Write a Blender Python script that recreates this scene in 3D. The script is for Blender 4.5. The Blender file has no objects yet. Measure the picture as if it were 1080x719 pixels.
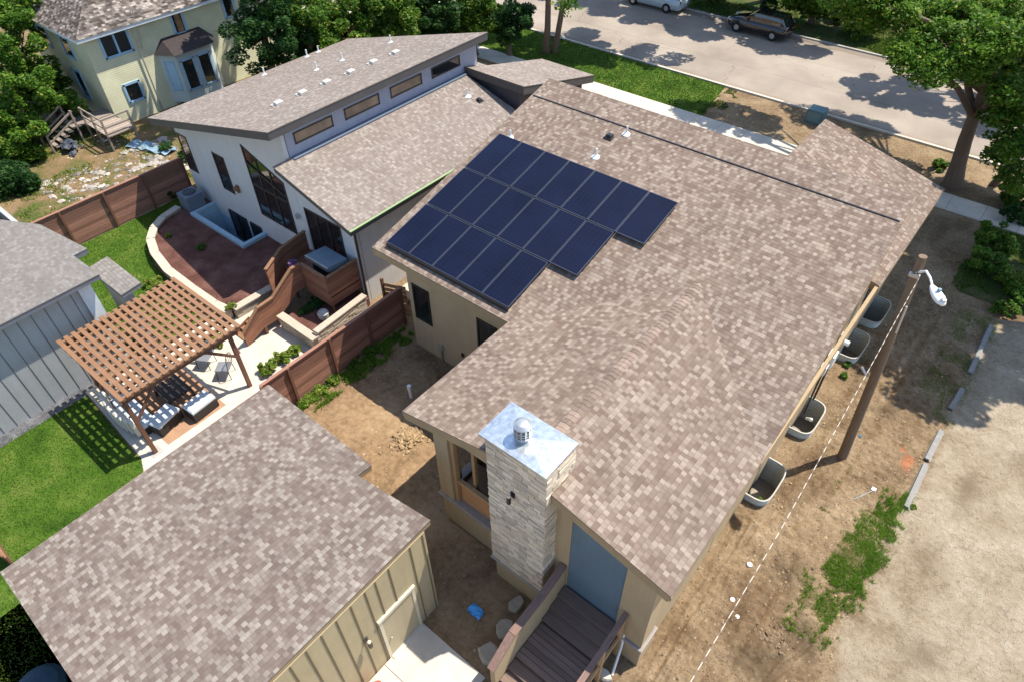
import bpy, math, random
import numpy as np
from mathutils import Vector, Matrix
from math import radians as rad, sin, cos, pi

random.seed(7)
RNG = np.random.default_rng(11)
scene = bpy.context.scene
COL = scene.collection

# ------------------------------------------------------------------ camera
CM = np.array([[0.7741576514895968, 0.6328948519390931, -0.011137191242777095],
               [0.4369772544952101, -0.5470750099227202, -0.7139746582124914],
               [-0.45796376460765253, 0.5478622453726928, -0.7000829596548654]])
FPX, H = 713.744, 18.0
cam = bpy.data.cameras.new("camera")
cam.sensor_width = 36.0
cam.lens = FPX / 1080 * 36.0
cam.clip_end = 3000
cam_o = bpy.data.objects.new("camera", cam)
COL.objects.link(cam_o)
r, d, f = CM
cam_o.matrix_world = Matrix(((r[0], -d[0], -f[0], 0), (r[1], -d[1], -f[1], 0), (r[2], -d[2], -f[2], H), (0, 0, 0, 1)))
scene.camera = cam_o

def px(u, v, z=0.0):
    """where the sight line through a point of the photograph meets the height z"""
    q = CM.T @ np.array([u - 540, v - 359.5, FPX])
    t = (z - H) / q[2]
    return (q[0] * t, q[1] * t, z)

# ------------------------------------------------------------------ light
SUN = Vector((0.235, 0.475, 1.0)).normalized()
world = bpy.data.worlds.new("World")
scene.world = world
world.use_nodes = True
wn = world.node_tree
sky = wn.nodes.new("ShaderNodeTexSky")
sky.sky_type = 'NISHITA'
sky.sun_disc = False
sky.sun_elevation = math.asin(SUN.z)
sky.sun_rotation = math.atan2(SUN.x, SUN.y)
sky.air_density = 1.0
sky.dust_density = 0.6
wn.links.new(sky.outputs[0], wn.nodes["Background"].inputs[0])
wn.nodes["Background"].inputs[1].default_value = 0.15
sun = bpy.data.lights.new("sun", 'SUN')
sun.energy = 4.6
sun.angle = rad(0.5)
sun.color = (1.0, 0.935, 0.83)
sun_o = bpy.data.objects.new("sun", sun)
COL.objects.link(sun_o)
sun_o.rotation_euler = (-SUN).to_track_quat('-Z', 'Y').to_euler()
sun_o.location = (10, 20, 40)
scene.view_settings.view_transform = 'Standard'
scene.view_settings.look = 'None'
scene.view_settings.gamma = 1.0
scene.view_settings.exposure = 0.78

# ------------------------------------------------------------------ helpers
ORG = {}

class MB:
    def __init__(s):
        s.v, s.f, s.uv = [], [], []
    def face(s, pts, uv=None):
        n = len(s.v)
        s.v += [tuple(map(float, p)) for p in pts]
        s.f.append(list(range(n, n + len(pts))))
        s.uv.append(uv or [(0, 0)] * len(pts))
    def mesh(s, pts, faces):
        n = len(s.v)
        s.v += [tuple(map(float, p)) for p in pts]
        for q in faces:
            s.f.append([n + i for i in q]); s.uv.append([(0, 0)] * len(q))
    def box(s, x0, x1, y0, y1, z0, z1):
        s.mesh([(x0, y0, z0), (x1, y0, z0), (x1, y1, z0), (x0, y1, z0), (x0, y0, z1), (x1, y0, z1), (x1, y1, z1), (x0, y1, z1)],
               [(0, 3, 2, 1), (4, 5, 6, 7), (0, 1, 5, 4), (1, 2, 6, 5), (2, 3, 7, 6), (3, 0, 4, 7)])
    def bev(s, x0, x1, y0, y1, z0, z1, b=0.02):
        """box with chamfered top edges"""
        s.mesh([(x0, y0, z0), (x1, y0, z0), (x1, y1, z0), (x0, y1, z0),
                (x0, y0, z1 - b), (x1, y0, z1 - b), (x1, y1, z1 - b), (x0, y1, z1 - b),
                (x0 + b, y0 + b, z1), (x1 - b, y0 + b, z1), (x1 - b, y1 - b, z1), (x0 + b, y1 - b, z1)],
               [(0, 3, 2, 1), (0, 1, 5, 4), (1, 2, 6, 5), (2, 3, 7, 6), (3, 0, 4, 7),
                (4, 5, 9, 8), (5, 6, 10, 9), (6, 7, 11, 10), (7, 4, 8, 11), (8, 9, 10, 11)])
    def beam(s, p, q, w, h, up=(0, 0, 1)):
        p, q = Vector(p), Vector(q)
        a = (q - p).normalized()
        up = Vector(up)
        if abs(a.dot(up)) > 0.98: up = Vector((1, 0, 0))
        b = a.cross(up).normalized() * (w / 2)
        c = b.cross(a).normalized() * (h / 2)
        s.mesh([p - b - c, p + b - c, p + b + c, p - b + c, q - b - c, q + b - c, q + b + c, q - b + c],
               [(0, 1, 2, 3), (7, 6, 5, 4), (0, 4, 5, 1), (1, 5, 6, 2), (2, 6, 7, 3), (3, 7, 4, 0)])
    def tube(s, pts, rad_, n=10, caps=True):
        pts = [Vector(p) for p in pts]
        rs = rad_ if isinstance(rad_, (list, tuple)) else [rad_] * len(pts)
        ring = []
        a0 = None
        for i, p in enumerate(pts):
            t = (pts[min(i + 1, len(pts) - 1)] - pts[max(i - 1, 0)]).normalized()
            ref = Vector((0, 0, 1)) if abs(t.z) < 0.9 else Vector((1, 0, 0))
            if a0 is not None: ref = a0
            b = (ref - t * ref.dot(t)).normalized(); a0 = b
            c = t.cross(b)
            ring.append([p + (b * cos(2 * pi * k / n) + c * sin(2 * pi * k / n)) * rs[i] for k in range(n)])
        n0 = len(s.v)
        fs = []
        for i in range(len(pts) - 1):
            for k in range(n):
                k2 = (k + 1) % n
                fs.append((i * n + k, i * n + k2, (i + 1) * n + k2, (i + 1) * n + k))
        if caps:
            fs.append(tuple(reversed(range(n)))); fs.append(tuple(range((len(pts) - 1) * n, len(pts) * n)))
        s.mesh([q for rr in ring for q in rr], fs)
    def lathe(s, c, prof, n=20):
        """prof: list of (radius, z) above c"""
        pts = []
        for (rr, z) in prof:
            for k in range(n):
                pts.append((c[0] + rr * cos(2 * pi * k / n), c[1] + rr * sin(2 * pi * k / n), c[2] + z))
        fs = []
        for i in range(len(prof) - 1):
            for k in range(n):
                k2 = (k + 1) % n
                fs.append((i * n + k, i * n + k2, (i + 1) * n + k2, (i + 1) * n + k))
        fs.append(tuple(reversed(range(n)))); fs.append(tuple(range((len(prof) - 1) * n, len(prof) * n)))
        s.mesh(pts, fs)
    def prism(s, poly, t, uvf=None, both=True):
        """slab: a planar polygon and its copy t lower"""
        m = len(poly)
        s.face(poly, [uvf(p) for p in poly] if uvf else None)
        low = [(p[0], p[1], p[2] - t) for p in poly]
        s.face(list(reversed(low)))
        for i in range(m):
            j = (i + 1) % m
            s.face([low[i], low[j], poly[j], poly[i]])
    def hprism(s, poly2, z0, z1):
        s.prism([(x, y, z1) for x, y in poly2], z1 - z0)
    def build(s, name, mat, parent=None, label=None, smooth=False):
        me = bpy.data.meshes.new(name)
        o = ORG.get(parent.name, Vector((0, 0, 0))) if parent else Vector((0, 0, 0))
        me.from_pydata([(x - o[0], y - o[1], z - o[2]) for x, y, z in s.v], [], s.f)
        uvl = me.uv_layers.new(name="UVMap")
        flat = [c for fu in s.uv for uv_ in fu for c in uv_]
        uvl.data.foreach_set("uv", flat)
        me.materials.append(mat)
        if smooth:
            me.polygons.foreach_set("use_smooth", [True] * len(me.polygons))
        me.update()
        ob = bpy.data.objects.new(name, me)
        COL.objects.link(ob)
        if parent:
            ob.parent = parent; ORG[ob.name] = o
        if label: ob["label"] = label
        return ob

def recenter(ob, loc):
    """put the origin of a one-mesh thing at its base"""
    loc = Vector(loc)
    ob.data.transform(Matrix.Translation(-loc)); ob.location = loc
    return ob

def tag(o, label, cat, group=None):
    o["label"] = label; o["category"] = cat
    if group: o["group"] = group
    return o

def thing(name, loc, label, cat, group=None, rz=0):
    o = bpy.data.objects.new(name, None)
    COL.objects.link(o); o.location = loc; o.rotation_euler = (0, 0, rz)
    o.empty_display_size = 0.2
    ORG[o.name] = Vector(loc) if rz == 0 else Vector((0, 0, 0))
    return tag(o, label, cat, group)

def local_thing(name, label, cat, group=None):
    """a thing whose parts are drawn about the origin; placed afterwards"""
    o = bpy.data.objects.new(name, None)
    COL.objects.link(o); ORG[o.name] = Vector((0, 0, 0))
    return tag(o, label, cat, group)

def copy_tree(o, parent=None):
    c = o.copy(); COL.objects.link(c); c.parent = parent
    for ch in list(o.children): copy_tree(ch, c)
    return c

def struct(mb, name, mat, smooth=False):
    o = mb.build(name, mat, smooth=smooth); o["kind"] = "structure"; return o
def stuff(mb, name, mat, label, cat):
    o = mb.build(name, mat); o["kind"] = "stuff"; return tag(o, label, cat)

# ------------------------------------------------------------------ materials
class NT:
    def __init__(s, name):
        s.m = bpy.data.materials.new(name); s.m.use_nodes = True
        s.t = s.m.node_tree
        s.b = s.t.nodes["Principled BSDF"]
    def n(s, typ, **kw):
        nd = s.t.nodes.new("ShaderNode" + typ)
        for k, v in kw.items(): setattr(nd, k, v)
        return nd
    def l(s, a, b): s.t.links.new(a, b)
    def math(s, op, a, b=None, c=None, clamp=False):
        nd = s.n("Math", operation=op, use_clamp=clamp)
        for i, v in enumerate((a, b, c)):
            if v is None: continue
            if isinstance(v, (int, float)): nd.inputs[i].default_value = v
            else: s.l(v, nd.inputs[i])
        return nd.outputs[0]
    def noise(s, vec, scale, detail=4, rough=0.55, dist=0.0):
        nd = s.n("TexNoise"); nd.inputs["Scale"].default_value = scale
        nd.inputs["Detail"].default_value = detail; nd.inputs["Roughness"].default_value = rough
        nd.inputs["Distortion"].default_value = dist
        if vec is not None: s.l(vec, nd.inputs["Vector"])
        return nd.outputs["Fac"]
    def ramp(s, fac, stops, interp='LINEAR'):
        nd = s.n("ValToRGB"); cr = nd.color_ramp; cr.interpolation = interp
        while len(cr.elements) < len(stops): cr.elements.new(0.5)
        for e, (p, c) in zip(cr.elements, stops):
            e.position = p; e.color = (*c, 1) if len(c) == 3 else c
        s.l(fac, nd.inputs[0]); return nd.outputs[0]
    def mix(s, fac, a, b, mode='MIX'):
        nd = s.n("Mix", data_type='RGBA', blend_type=mode)
        for sock, v in ((nd.inputs[0], fac), (nd.inputs[6], a), (nd.inputs[7], b)):
            if isinstance(v, (int, float)): sock.default_value = v
            elif isinstance(v, tuple): sock.default_value = (*v, 1)
            else: s.l(v, sock)
        return nd.outputs[2]
    def bump(s, h, strength=0.5, dist=0.02):
        nd = s.n("Bump"); nd.inputs["Strength"].default_value = strength
        nd.inputs["Distance"].default_value = dist
        s.l(h, nd.inputs["Height"]); s.l(nd.outputs[0], s.b.inputs["Normal"])
    def pos(s): return s.n("NewGeometry").outputs["Position"]
    def obj(s): return s.n("TexCoord").outputs["Object"]
    def mapping(s, vec, scale=(1, 1, 1), rot=(0, 0, 0)):
        nd = s.n("Mapping"); nd.inputs["Scale"].default_value = scale; nd.inputs["Rotation"].default_value = rot
        s.l(vec, nd.inputs["Vector"]); return nd.outputs[0]
    def out(s, col=None, rough=0.85, metal=0.0, spec=0.3):
        if col is not None:
            if isinstance(col, tuple): s.b.inputs["Base Color"].default_value = (*col, 1)
            else: s.l(col, s.b.inputs["Base Color"])
        if isinstance(rough, (int, float)): s.b.inputs["Roughness"].default_value = rough
        else: s.l(rough, s.b.inputs["Roughness"])
        s.b.inputs["Metallic"].default_value = metal
        s.b.inputs["Specular IOR Level"].default_value = spec
        return s.m

def sc(c, k): return tuple(min(1, x * k) for x in c)

def paint(name, col, var=0.12, scale=3, rough=0.7, bump=0.15, bscale=60, metal=0, spec=0.3):
    n = NT(name); p = n.pos()
    a = n.noise(p, scale, 6, 0.65)
    c = n.ramp(a, [(0.3, sc(col, 1 - var)), (0.7, sc(col, 1 + var))])
    st = n.noise(n.mapping(p, (5, 5, .35)), 1.1, 5, .7)          # rain streaks and grime
    c = n.mix(1.0, c, n.ramp(st, [(0.28, (.92, .91, .895)), (0.5, (1, 1, 1)), (0.75, (1.03, 1.03, 1.02))]), 'MULTIPLY')
    if bump: n.bump(n.noise(p, bscale, 2), bump, 0.01)
    return n.out(c, rough, metal, spec)

def wood(name, col, var=0.3, axis=0, rough=0.75, grain=1.0):
    """boards: each board its own tone, grain along the axis"""
    n = NT(name); p = n.pos()
    isl = n.n("NewGeometry").outputs["Random Per Island"]
    s3 = [9.0, 9.0, 9.0]; s3[axis] = 0.8
    off = n.n("VectorMath", operation='ADD')
    cmb = n.n("CombineXYZ"); n.l(n.math('MULTIPLY', isl, 37.0), cmb.inputs[0]); n.l(n.math('MULTIPLY', isl, 91.0), cmb.inputs[1])
    n.l(p, off.inputs[0]); n.l(cmb.outputs[0], off.inputs[1])
    g = n.noise(n.mapping(off.outputs[0], tuple(s3)), 2.2, 6, 0.65)
    c = n.ramp(g, [(0.25, sc(col, 0.72)), (0.5, col), (0.78, sc(col, 1.25))])
    v = n.math('ADD', n.math('MULTIPLY', isl, 2 * var), 1 - var)
    hv = n.n("HueSaturation"); n.l(v, hv.inputs["Value"]); n.l(c, hv.inputs["Color"])
    n.bump(g, 0.3 * grain, 0.008)
    return n.out(hv.outputs[0], rough)

def shingle(name, stops, course=0.13, tab=0.118, contrast=1.0, patch=0.12):
    n = NT(name)
    uv = n.n("UVMap").outputs[0]
    sp = n.n("SeparateXYZ"); n.l(uv, sp.inputs[0])
    v = n.math('DIVIDE', sp.outputs[1], course)
    row = n.math('FLOOR', v)
    fv = n.math('SUBTRACT', v, row)
    wn_ = n.n("TexWhiteNoise", noise_dimensions='1D'); n.l(row, wn_.inputs["W"])
    u = n.math('ADD', n.math('DIVIDE', sp.outputs[0], tab), n.math('MULTIPLY', wn_.outputs["Value"], 7.0))
    def cell(div, off):
        uu = n.math('ADD', n.math('DIVIDE', u, div), off)
        cu = n.math('FLOOR', uu)
        cv = n.n("CombineXYZ"); n.l(cu, cv.inputs[0]); n.l(row, cv.inputs[1]); cv.inputs[2].default_value = off
        w = n.n("TexWhiteNoise", noise_dimensions='3D'); n.l(cv.outputs[0], w.inputs["Vector"])
        return w.outputs["Value"], n.math('SUBTRACT', uu, cu)
    r1, f1 = cell(1.0, 0.3)
    r2, _ = cell(2.3, 5.1)
    r3, _ = cell(0.73, 9.7)
    mixed = n.math('ADD', n.math('MULTIPLY', r1, 0.68), n.math('ADD', n.math('MULTIPLY', r2, 0.16), n.math('MULTIPLY', r3, 0.16)))
    col = n.ramp(mixed, stops, 'LINEAR')
    # granules and weathering
    gr = n.noise(n.pos(), 140, 2, 0.7)
    col = n.mix(1.0, col, n.ramp(gr, [(0.3, (0.86, 0.86, 0.86)), (0.7, (1.12, 1.12, 1.12))]), 'MULTIPLY')
    big = n.noise(n.pos(), 0.55, 5, 0.6)
    col = n.mix(1.0, col, n.ramp(big, [(0.3, (1 - patch,) * 3), (0.7, (1 + patch, 1 + patch * .95, 1 + patch * .9))]), 'MULTIPLY')
    # grooves between courses and tabs, their shadow lines painted dark into the colour
    g1 = n.math('LESS_THAN', fv, 0.10)
    g2 = n.math('MULTIPLY', n.math('LESS_THAN', f1, 0.05), n.math('GREATER_THAN', r1, 0.45))
    gg = n.math('MAXIMUM', g1, g2)
    col = n.mix(n.math('MULTIPLY', gg, 0.42 * contrast), col, (0.06, 0.05, 0.045))
    h = n.math('ADD', n.math('MULTIPLY', n.math('SUBTRACT', 1.0, fv), 0.6), n.math('MULTIPLY', n.math('GREATER_THAN', r1, 0.5), 0.35))
    h = n.math('SUBTRACT', h, n.math('MULTIPLY', gg, 0.5))
    n.bump(h, 0.8, 0.014)
    return n.out(col, 0.92, 0, 0.15)

SH_MAIN = shingle("shingles_brown", [(0.15, (0.148, 0.105, 0.083)), (0.40, (0.183, 0.136, 0.107)), (0.56, (0.206, 0.157, 0.125)), (0.70, (0.252, 0.200, 0.161)), (0.9, (0.300, 0.246, 0.199))], contrast=0.65, patch=0.09)
SH_GARAGE = shingle("shingles_greybrown", [(0.15, (0.134, 0.101, 0.085)), (0.40, (0.166, 0.131, 0.109)), (0.56, (0.190, 0.155, 0.131)), (0.70, (0.237, 0.202, 0.170)), (0.9, (0.285, 0.249, 0.211))], contrast=0.65, patch=0.09)
SH_WHITE = shingle("shingles_beige", [(0.2, (0.19, 0.155, 0.134)), (0.5, (0.225, 0.188, 0.163)), (0.7, (0.26, 0.222, 0.193)), (0.9, (0.32, 0.28, 0.245))], contrast=0.8, patch=0.05)
SH_SHED = shingle("shingles_grey", [(0.2, (0.165, 0.148, 0.134)), (0.5, (0.185, 0.168, 0.154)), (0.7, (0.205, 0.187, 0.172)), (0.9, (0.235, 0.218, 0.202))], contrast=0.5, patch=0.06)
SH_OLD = shingle("shingles_weathered", [(0.2, (0.06, 0.048, 0.042)), (0.45, (0.12, 0.10, 0.088)), (0.65, (0.18, 0.155, 0.138)), (0.9, (0.36, 0.32, 0.28))], tab=0.2, patch=0.35)

STUCCO = paint("tan_stucco", (0.42, 0.315, 0.19), 0.06, 1.5, 0.9, 0.4, 90)
FASCIA_TAN = paint("tan_fascia", (0.34, 0.25, 0.145), 0.08, 2, 0.6)
FASCIA_DK = paint("dark_grey_fascia", (0.085, 0.08, 0.08), 0.1, 2, 0.5)
FASCIA_GREY = paint("blue_grey_fascia", (0.15, 0.16, 0.185), 0.08, 2, 0.5)
BATTEN_TAN = paint("tan_siding", (0.40, 0.33, 0.20), 0.06, 2, 0.7)
WHITEWALL = paint("pale_grey_stucco", (0.56, 0.545, 0.53), 0.05, 1.2, 0.9, 0.3, 90)
CLERE = paint("lavender_grey_panel", (0.33, 0.34, 0.41), 0.05, 2, 0.7)
SHEDWALL = paint("grey_siding", (0.36, 0.37, 0.37), 0.05, 2, 0.7)
BLUEWALL = paint("blue_grey_sheathing", (0.12, 0.172, 0.215), 0.08, 1, 0.7)
CONCRETE = paint("pale_concrete", (0.52, 0.465, 0.385), 0.12, 1.2, 0.85, 0.2, 40)
CONC_GREY = paint("grey_concrete", (0.36, 0.34, 0.31), 0.14, 1.6, 0.9, 0.25, 40)
LEDGE = paint("grey_stone_cap", (0.33, 0.29, 0.255), 0.1, 6, 0.85, 0.3, 40)
WHITEP = paint("white_plastic", (0.78, 0.78, 0.76), 0.03, 3, 0.4)
GALV = paint("galvanised_steel", (0.52, 0.53, 0.54), 0.15, 12, 0.35, 0.1, 20, metal=0.7)
SHEET = paint("bright_sheet_metal", (0.62, 0.67, 0.70), 0.3, 7, 0.3, 0.25, 6, metal=0.85)
BLACKM = paint("black_metal", (0.02, 0.02, 0.022), 0.1, 3, 0.4, spec=0.5)
DARKFRAME = paint("bronze_window_frame", (0.045, 0.032, 0.024), 0.1, 3, 0.4, spec=0.5)
WHITEFRAME = paint("white_painted_trim", (0.62, 0.66, 0.68), 0.08, 3, 0.6)
BLUETRIM = paint("pale_blue_trim", (0.30, 0.47, 0.62), 0.1, 3, 0.6)
def glass(name, col, rough=0.04):
    n = NT(name); a = n.noise(n.pos(), 1.3, 2)
    n.bump(a, 0.04, 0.05)
    m = n.out(n.ramp(a, [(0.3, sc(col, 0.6)), (0.7, sc(col, 1.4))]), rough, 0, 0.9)
    n.b.inputs["Coat Weight"].default_value = 0.6
    n.b.inputs["Coat Roughness"].default_value = 0.03
    return m
GLASS = glass("dark_window_glass", (0.012, 0.014, 0.016))
CURTAIN = glass("window_with_tan_blind", (0.20, 0.135, 0.09), 0.2)
GRILLSTEEL = paint("stainless_steel", (0.55, 0.57, 0.6), 0.1, 8, 0.25, 0.05, 20, metal=0.9)
MINT = paint("green_drip_edge", (0.26, 0.38, 0.17), 0.05, 3, 0.5)

W_FENCE = wood("fence_boards_red_brown", (0.27, 0.135, 0.095), 0.35, 1, grain=2)
W_DECK = wood("deck_boards_red_brown", (0.25, 0.115, 0.07), 0.22, 1)
W_PERG = wood("pergola_timber", (0.215, 0.115, 0.062), 0.4, 0, grain=2)
W_PERGD = wood("pergola_post_timber", (0.16, 0.078, 0.05), 0.15, 2)
W_STEP = wood("dark_stair_boards", (0.165, 0.11, 0.085), 0.25, 0)
W_RAIL = wood("brown_rail_cap", (0.20, 0.125, 0.10), 0.15, 1)
W_RAW = wood("raw_lumber", (0.42, 0.26, 0.13), 0.2, 2)
W_OSB = wood("orange_sheathing_board", (0.50, 0.27, 0.13), 0.1, 0)
W_GREY = wood("weathered_grey_wood", (0.27, 0.22, 0.18), 0.3, 0)
W_POLE = wood("utility_pole_wood", (0.17, 0.115, 0.075), 0.1, 2, grain=2)

def ground(name, stops, scale=0.6, fine=9, bump=0.6, bd=0.03, rough=0.95, speck=None, tex=None):
    n = NT(name); p = n.pos()
    a = n.noise(p, scale, 8, 0.62, 0.3)
    b = n.noise(p, fine, 6, 0.7)
    m_ = n.math('ADD', n.math('MULTIPLY', a, 0.62), n.math('MULTIPLY', b, 0.38))
    c = n.ramp(m_, stops)
    if speck:
        vo = n.n("TexVoronoi"); vo.inputs["Scale"].default_value = speck[0]; n.l(p, vo.inputs["Vector"])
        dd = n.math('LESS_THAN', vo.outputs["Distance"], speck[1])
        rr = n.n("SeparateColor"); n.l(vo.outputs["Color"], rr.inputs[0])
        dd = n.math('MULTIPLY', dd, n.math('GREATER_THAN', rr.outputs[0], speck[3]))
        c = n.mix(dd, c, speck[2])
    n.bump(n.math('ADD', n.math('MULTIPLY', a, 0.5), n.math('ADD', b, n.noise(p, fine * 6, 3, 0.7))), bump, bd)
    return n.out(c, rough, 0, 0.1)
DIRT = ground("dry_dirt", [(0.34, (0.13, 0.085, 0.048)), (0.46, (0.27, 0.185, 0.105)), (0.56, (0.37, 0.265, 0.155)), (0.68, (0.50, 0.385, 0.25))], 0.45, 7, 0.9, 0.05, speck=(9, 0.22, (0.55, 0.49, 0.40), 0.86))
DIRTYARD = ground("bare_yard_soil", [(0.36, (0.13, 0.085, 0.048)), (0.46, (0.24, 0.155, 0.085)), (0.55, (0.33, 0.222, 0.125)), (0.68, (0.43, 0.31, 0.19))], 0.5, 6, 0.8, 0.04, speck=(7, 0.16, (0.5, 0.44, 0.34), 0.93))
MULCH = ground("red_brown_mulch", [(0.34, (0.10, 0.045, 0.035)), (0.5, (0.21, 0.10, 0.078)), (0.66, (0.33, 0.175, 0.14))], 1.2, 26, 1.0, 0.05)
LAWN = ground("green_lawn_soil", [(0.36, (0.03, 0.075, 0.008)), (0.5, (0.07, 0.14, 0.015)), (0.64, (0.15, 0.20, 0.04))], 0.9, 16, 0.8, 0.04)
ROUGHG = ground("patchy_yard", [(0.36, (0.05, 0.07, 0.018)), (0.44, (0.11, 0.12, 0.035)), (0.51, (0.20, 0.135, 0.07)), (0.68, (0.34, 0.235, 0.13))], 0.7, 8, 0.8, 0.05, speck=(4, 0.2, (0.6, 0.57, 0.5), 0.9))
UNDER = ground("weedy_undergrowth", [(0.34, (0.02, 0.045, 0.01)), (0.46, (0.05, 0.09, 0.02)), (0.55, (0.12, 0.11, 0.045)), (0.68, (0.24, 0.175, 0.10))], 0.6, 9, 0.9, 0.06)
GRAVELG = ground("grey_gravel", [(0.34, (0.10, 0.10, 0.11)), (0.66, (0.42, 0.42, 0.43))], 3, 30, 1.2, 0.05)
PARKING = ground("pale_worn_paving", [(0.36, (0.30, 0.24, 0.17)), (0.47, (0.46, 0.395, 0.30)), (0.56, (0.55, 0.48, 0.38)), (0.68, (0.66, 0.60, 0.50))], 0.35, 5, 0.5, 0.03, speck=(16, 0.25, (0.30, 0.26, 0.2), 0.8))

def blobs(n, p, lst):
    """stains and damp patches with a ragged outline: (x, y, rx, ry, strength)"""
    sp = n.n("SeparateXYZ"); n.l(p, sp.inputs[0]); nz = n.noise(p, 1.7, 6, .65); tot = None
    for (x, y, rx, ry, st) in lst:
        dx = n.math('DIVIDE', n.math('SUBTRACT', sp.outputs[0], x), rx); dy = n.math('DIVIDE', n.math('SUBTRACT', sp.outputs[1], y), ry)
        q = n.math('SQRT', n.math('ADD', n.math('MULTIPLY', dx, dx), n.math('MULTIPLY', dy, dy)))
        q = n.math('ADD', q, n.math('MULTIPLY', n.math('SUBTRACT', nz, .5), 2.4))
        v = n.math('MULTIPLY', n.math('SUBTRACT', 1.15, q, clamp=True), st * 1.6, clamp=True)
        tot = v if tot is None else n.math('MAXIMUM', tot, v)
    return tot
def side_ground(name, mixpark):
    n = NT(name); p = n.pos(); sp = n.n("SeparateXYZ"); n.l(p, sp.inputs[0])
    a = n.noise(p, .55, 9, .66, .4); b = n.noise(p, 6, 8, .75); c_ = n.noise(p, 45, 3, .7)
    mm = n.math('ADD', n.math('MULTIPLY', a, .5), n.math('ADD', n.math('MULTIPLY', b, .35), n.math('MULTIPLY', c_, .15)))
    c = n.ramp(mm, [(.37, (.115, .072, .038)), (.45, (.20, .133, .075)), (.52, (.285, .203, .12)), (.58, (.36, .265, .165)), (.66, (.50, .395, .26))])
    def specks(c, sc_, th, col, sel):
        vo = n.n("TexVoronoi"); vo.inputs["Scale"].default_value = sc_; n.l(p, vo.inputs["Vector"])
        rr = n.n("SeparateColor"); n.l(vo.outputs["Color"], rr.inputs[0])
        d_ = n.math('MULTIPLY', n.math('LESS_THAN', vo.outputs["Distance"], n.math('MULTIPLY', rr.outputs[1], th)), n.math('GREATER_THAN', rr.outputs[0], sel))
        return n.mix(d_, c, col)
    c = specks(c, 13, .36, (.42, .35, .26), .86); c = specks(c, 23, .45, (.10, .068, .04), .68); c = specks(c, 7, .3, (.13, .09, .055), .8)
    h = n.math('ADD', n.math('MULTIPLY', a, .6), n.math('ADD', n.math('MULTIPLY', b, .8), n.math('MULTIPLY', c_, .35)))
    if mixpark:
        pk = n.ramp(mm, [(.38, (.235, .175, .11)), (.46, (.34, .27, .185)), (.54, (.415, .345, .25)), (.64, (.52, .45, .35))])
        pk = specks(pk, 26, .42, (.22, .19, .15), .72); pk = specks(pk, 11, .3, (.20, .17, .13), .8)
        vo = n.n("TexVoronoi", feature='DISTANCE_TO_EDGE'); vo.inputs["Scale"].default_value = .9
        wr = n.n("VectorMath", operation='ADD'); nz = n.n("TexNoise"); nz.inputs["Scale"].default_value = 2.5; n.l(p, nz.inputs["Vector"]); n.l(p, wr.inputs[0]); n.l(nz.outputs["Color"], wr.inputs[1]); n.l(wr.outputs[0], vo.inputs["Vector"])
        pk = n.mix(n.math('MULTIPLY', n.math('LESS_THAN', vo.outputs["Distance"], .012), .35), pk, (.14, .11, .08))
        e_ = n.math('ADD', sp.outputs[0], n.math('MULTIPLY', n.math('SUBTRACT', n.noise(p, .8, 7, .6), .5), 2.6))
        fac = n.math('MULTIPLY', n.math('SUBTRACT', e_, 1.75), 1.8, clamp=True)
        c = n.mix(fac, c, pk)
        c = n.mix(n.math('MULTIPLY', blobs(n, p, [(3.3, 17.6, .35, 1.2, .7), (3.0, 14.6, .5, .7, .45), (3.7, 11.8, .7, .5, .6), (2.9, 9.6, .8, .5, .5), (4.5, 20, .8, .8, .4)]), .6), c, (.17, .12, .075))
    c = n.mix(n.math('MULTIPLY', blobs(n, p, [(.45, 9.0, .75, .75, .9), (1.15, 10.2, .6, .6, .9), (.2, 11.8, .5, .9, .6), (.4, 19.4, .5, .7, .6), (-.9, 21.3, .5, 1.2, .5), (-14, 9.5, .8, .8, .3)]), .62), c, (.095, .063, .036))
    ox, oy, _ = px(957, 487); o2 = px(952, 475)
    c = n.mix(n.math('MULTIPLY', blobs(n, p, [(ox, oy, .22, .4, .8), (o2[0], o2[1], .14, .16, .7)]), .45), c, (.62, .16, .06))
    n.bump(h, 1.0, .11)
    return n.out(c, .95, 0, .1)
DIRT = side_ground("side_yard_dirt", False)
PARKMIX = side_ground("dirt_into_worn_paving", True)

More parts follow.
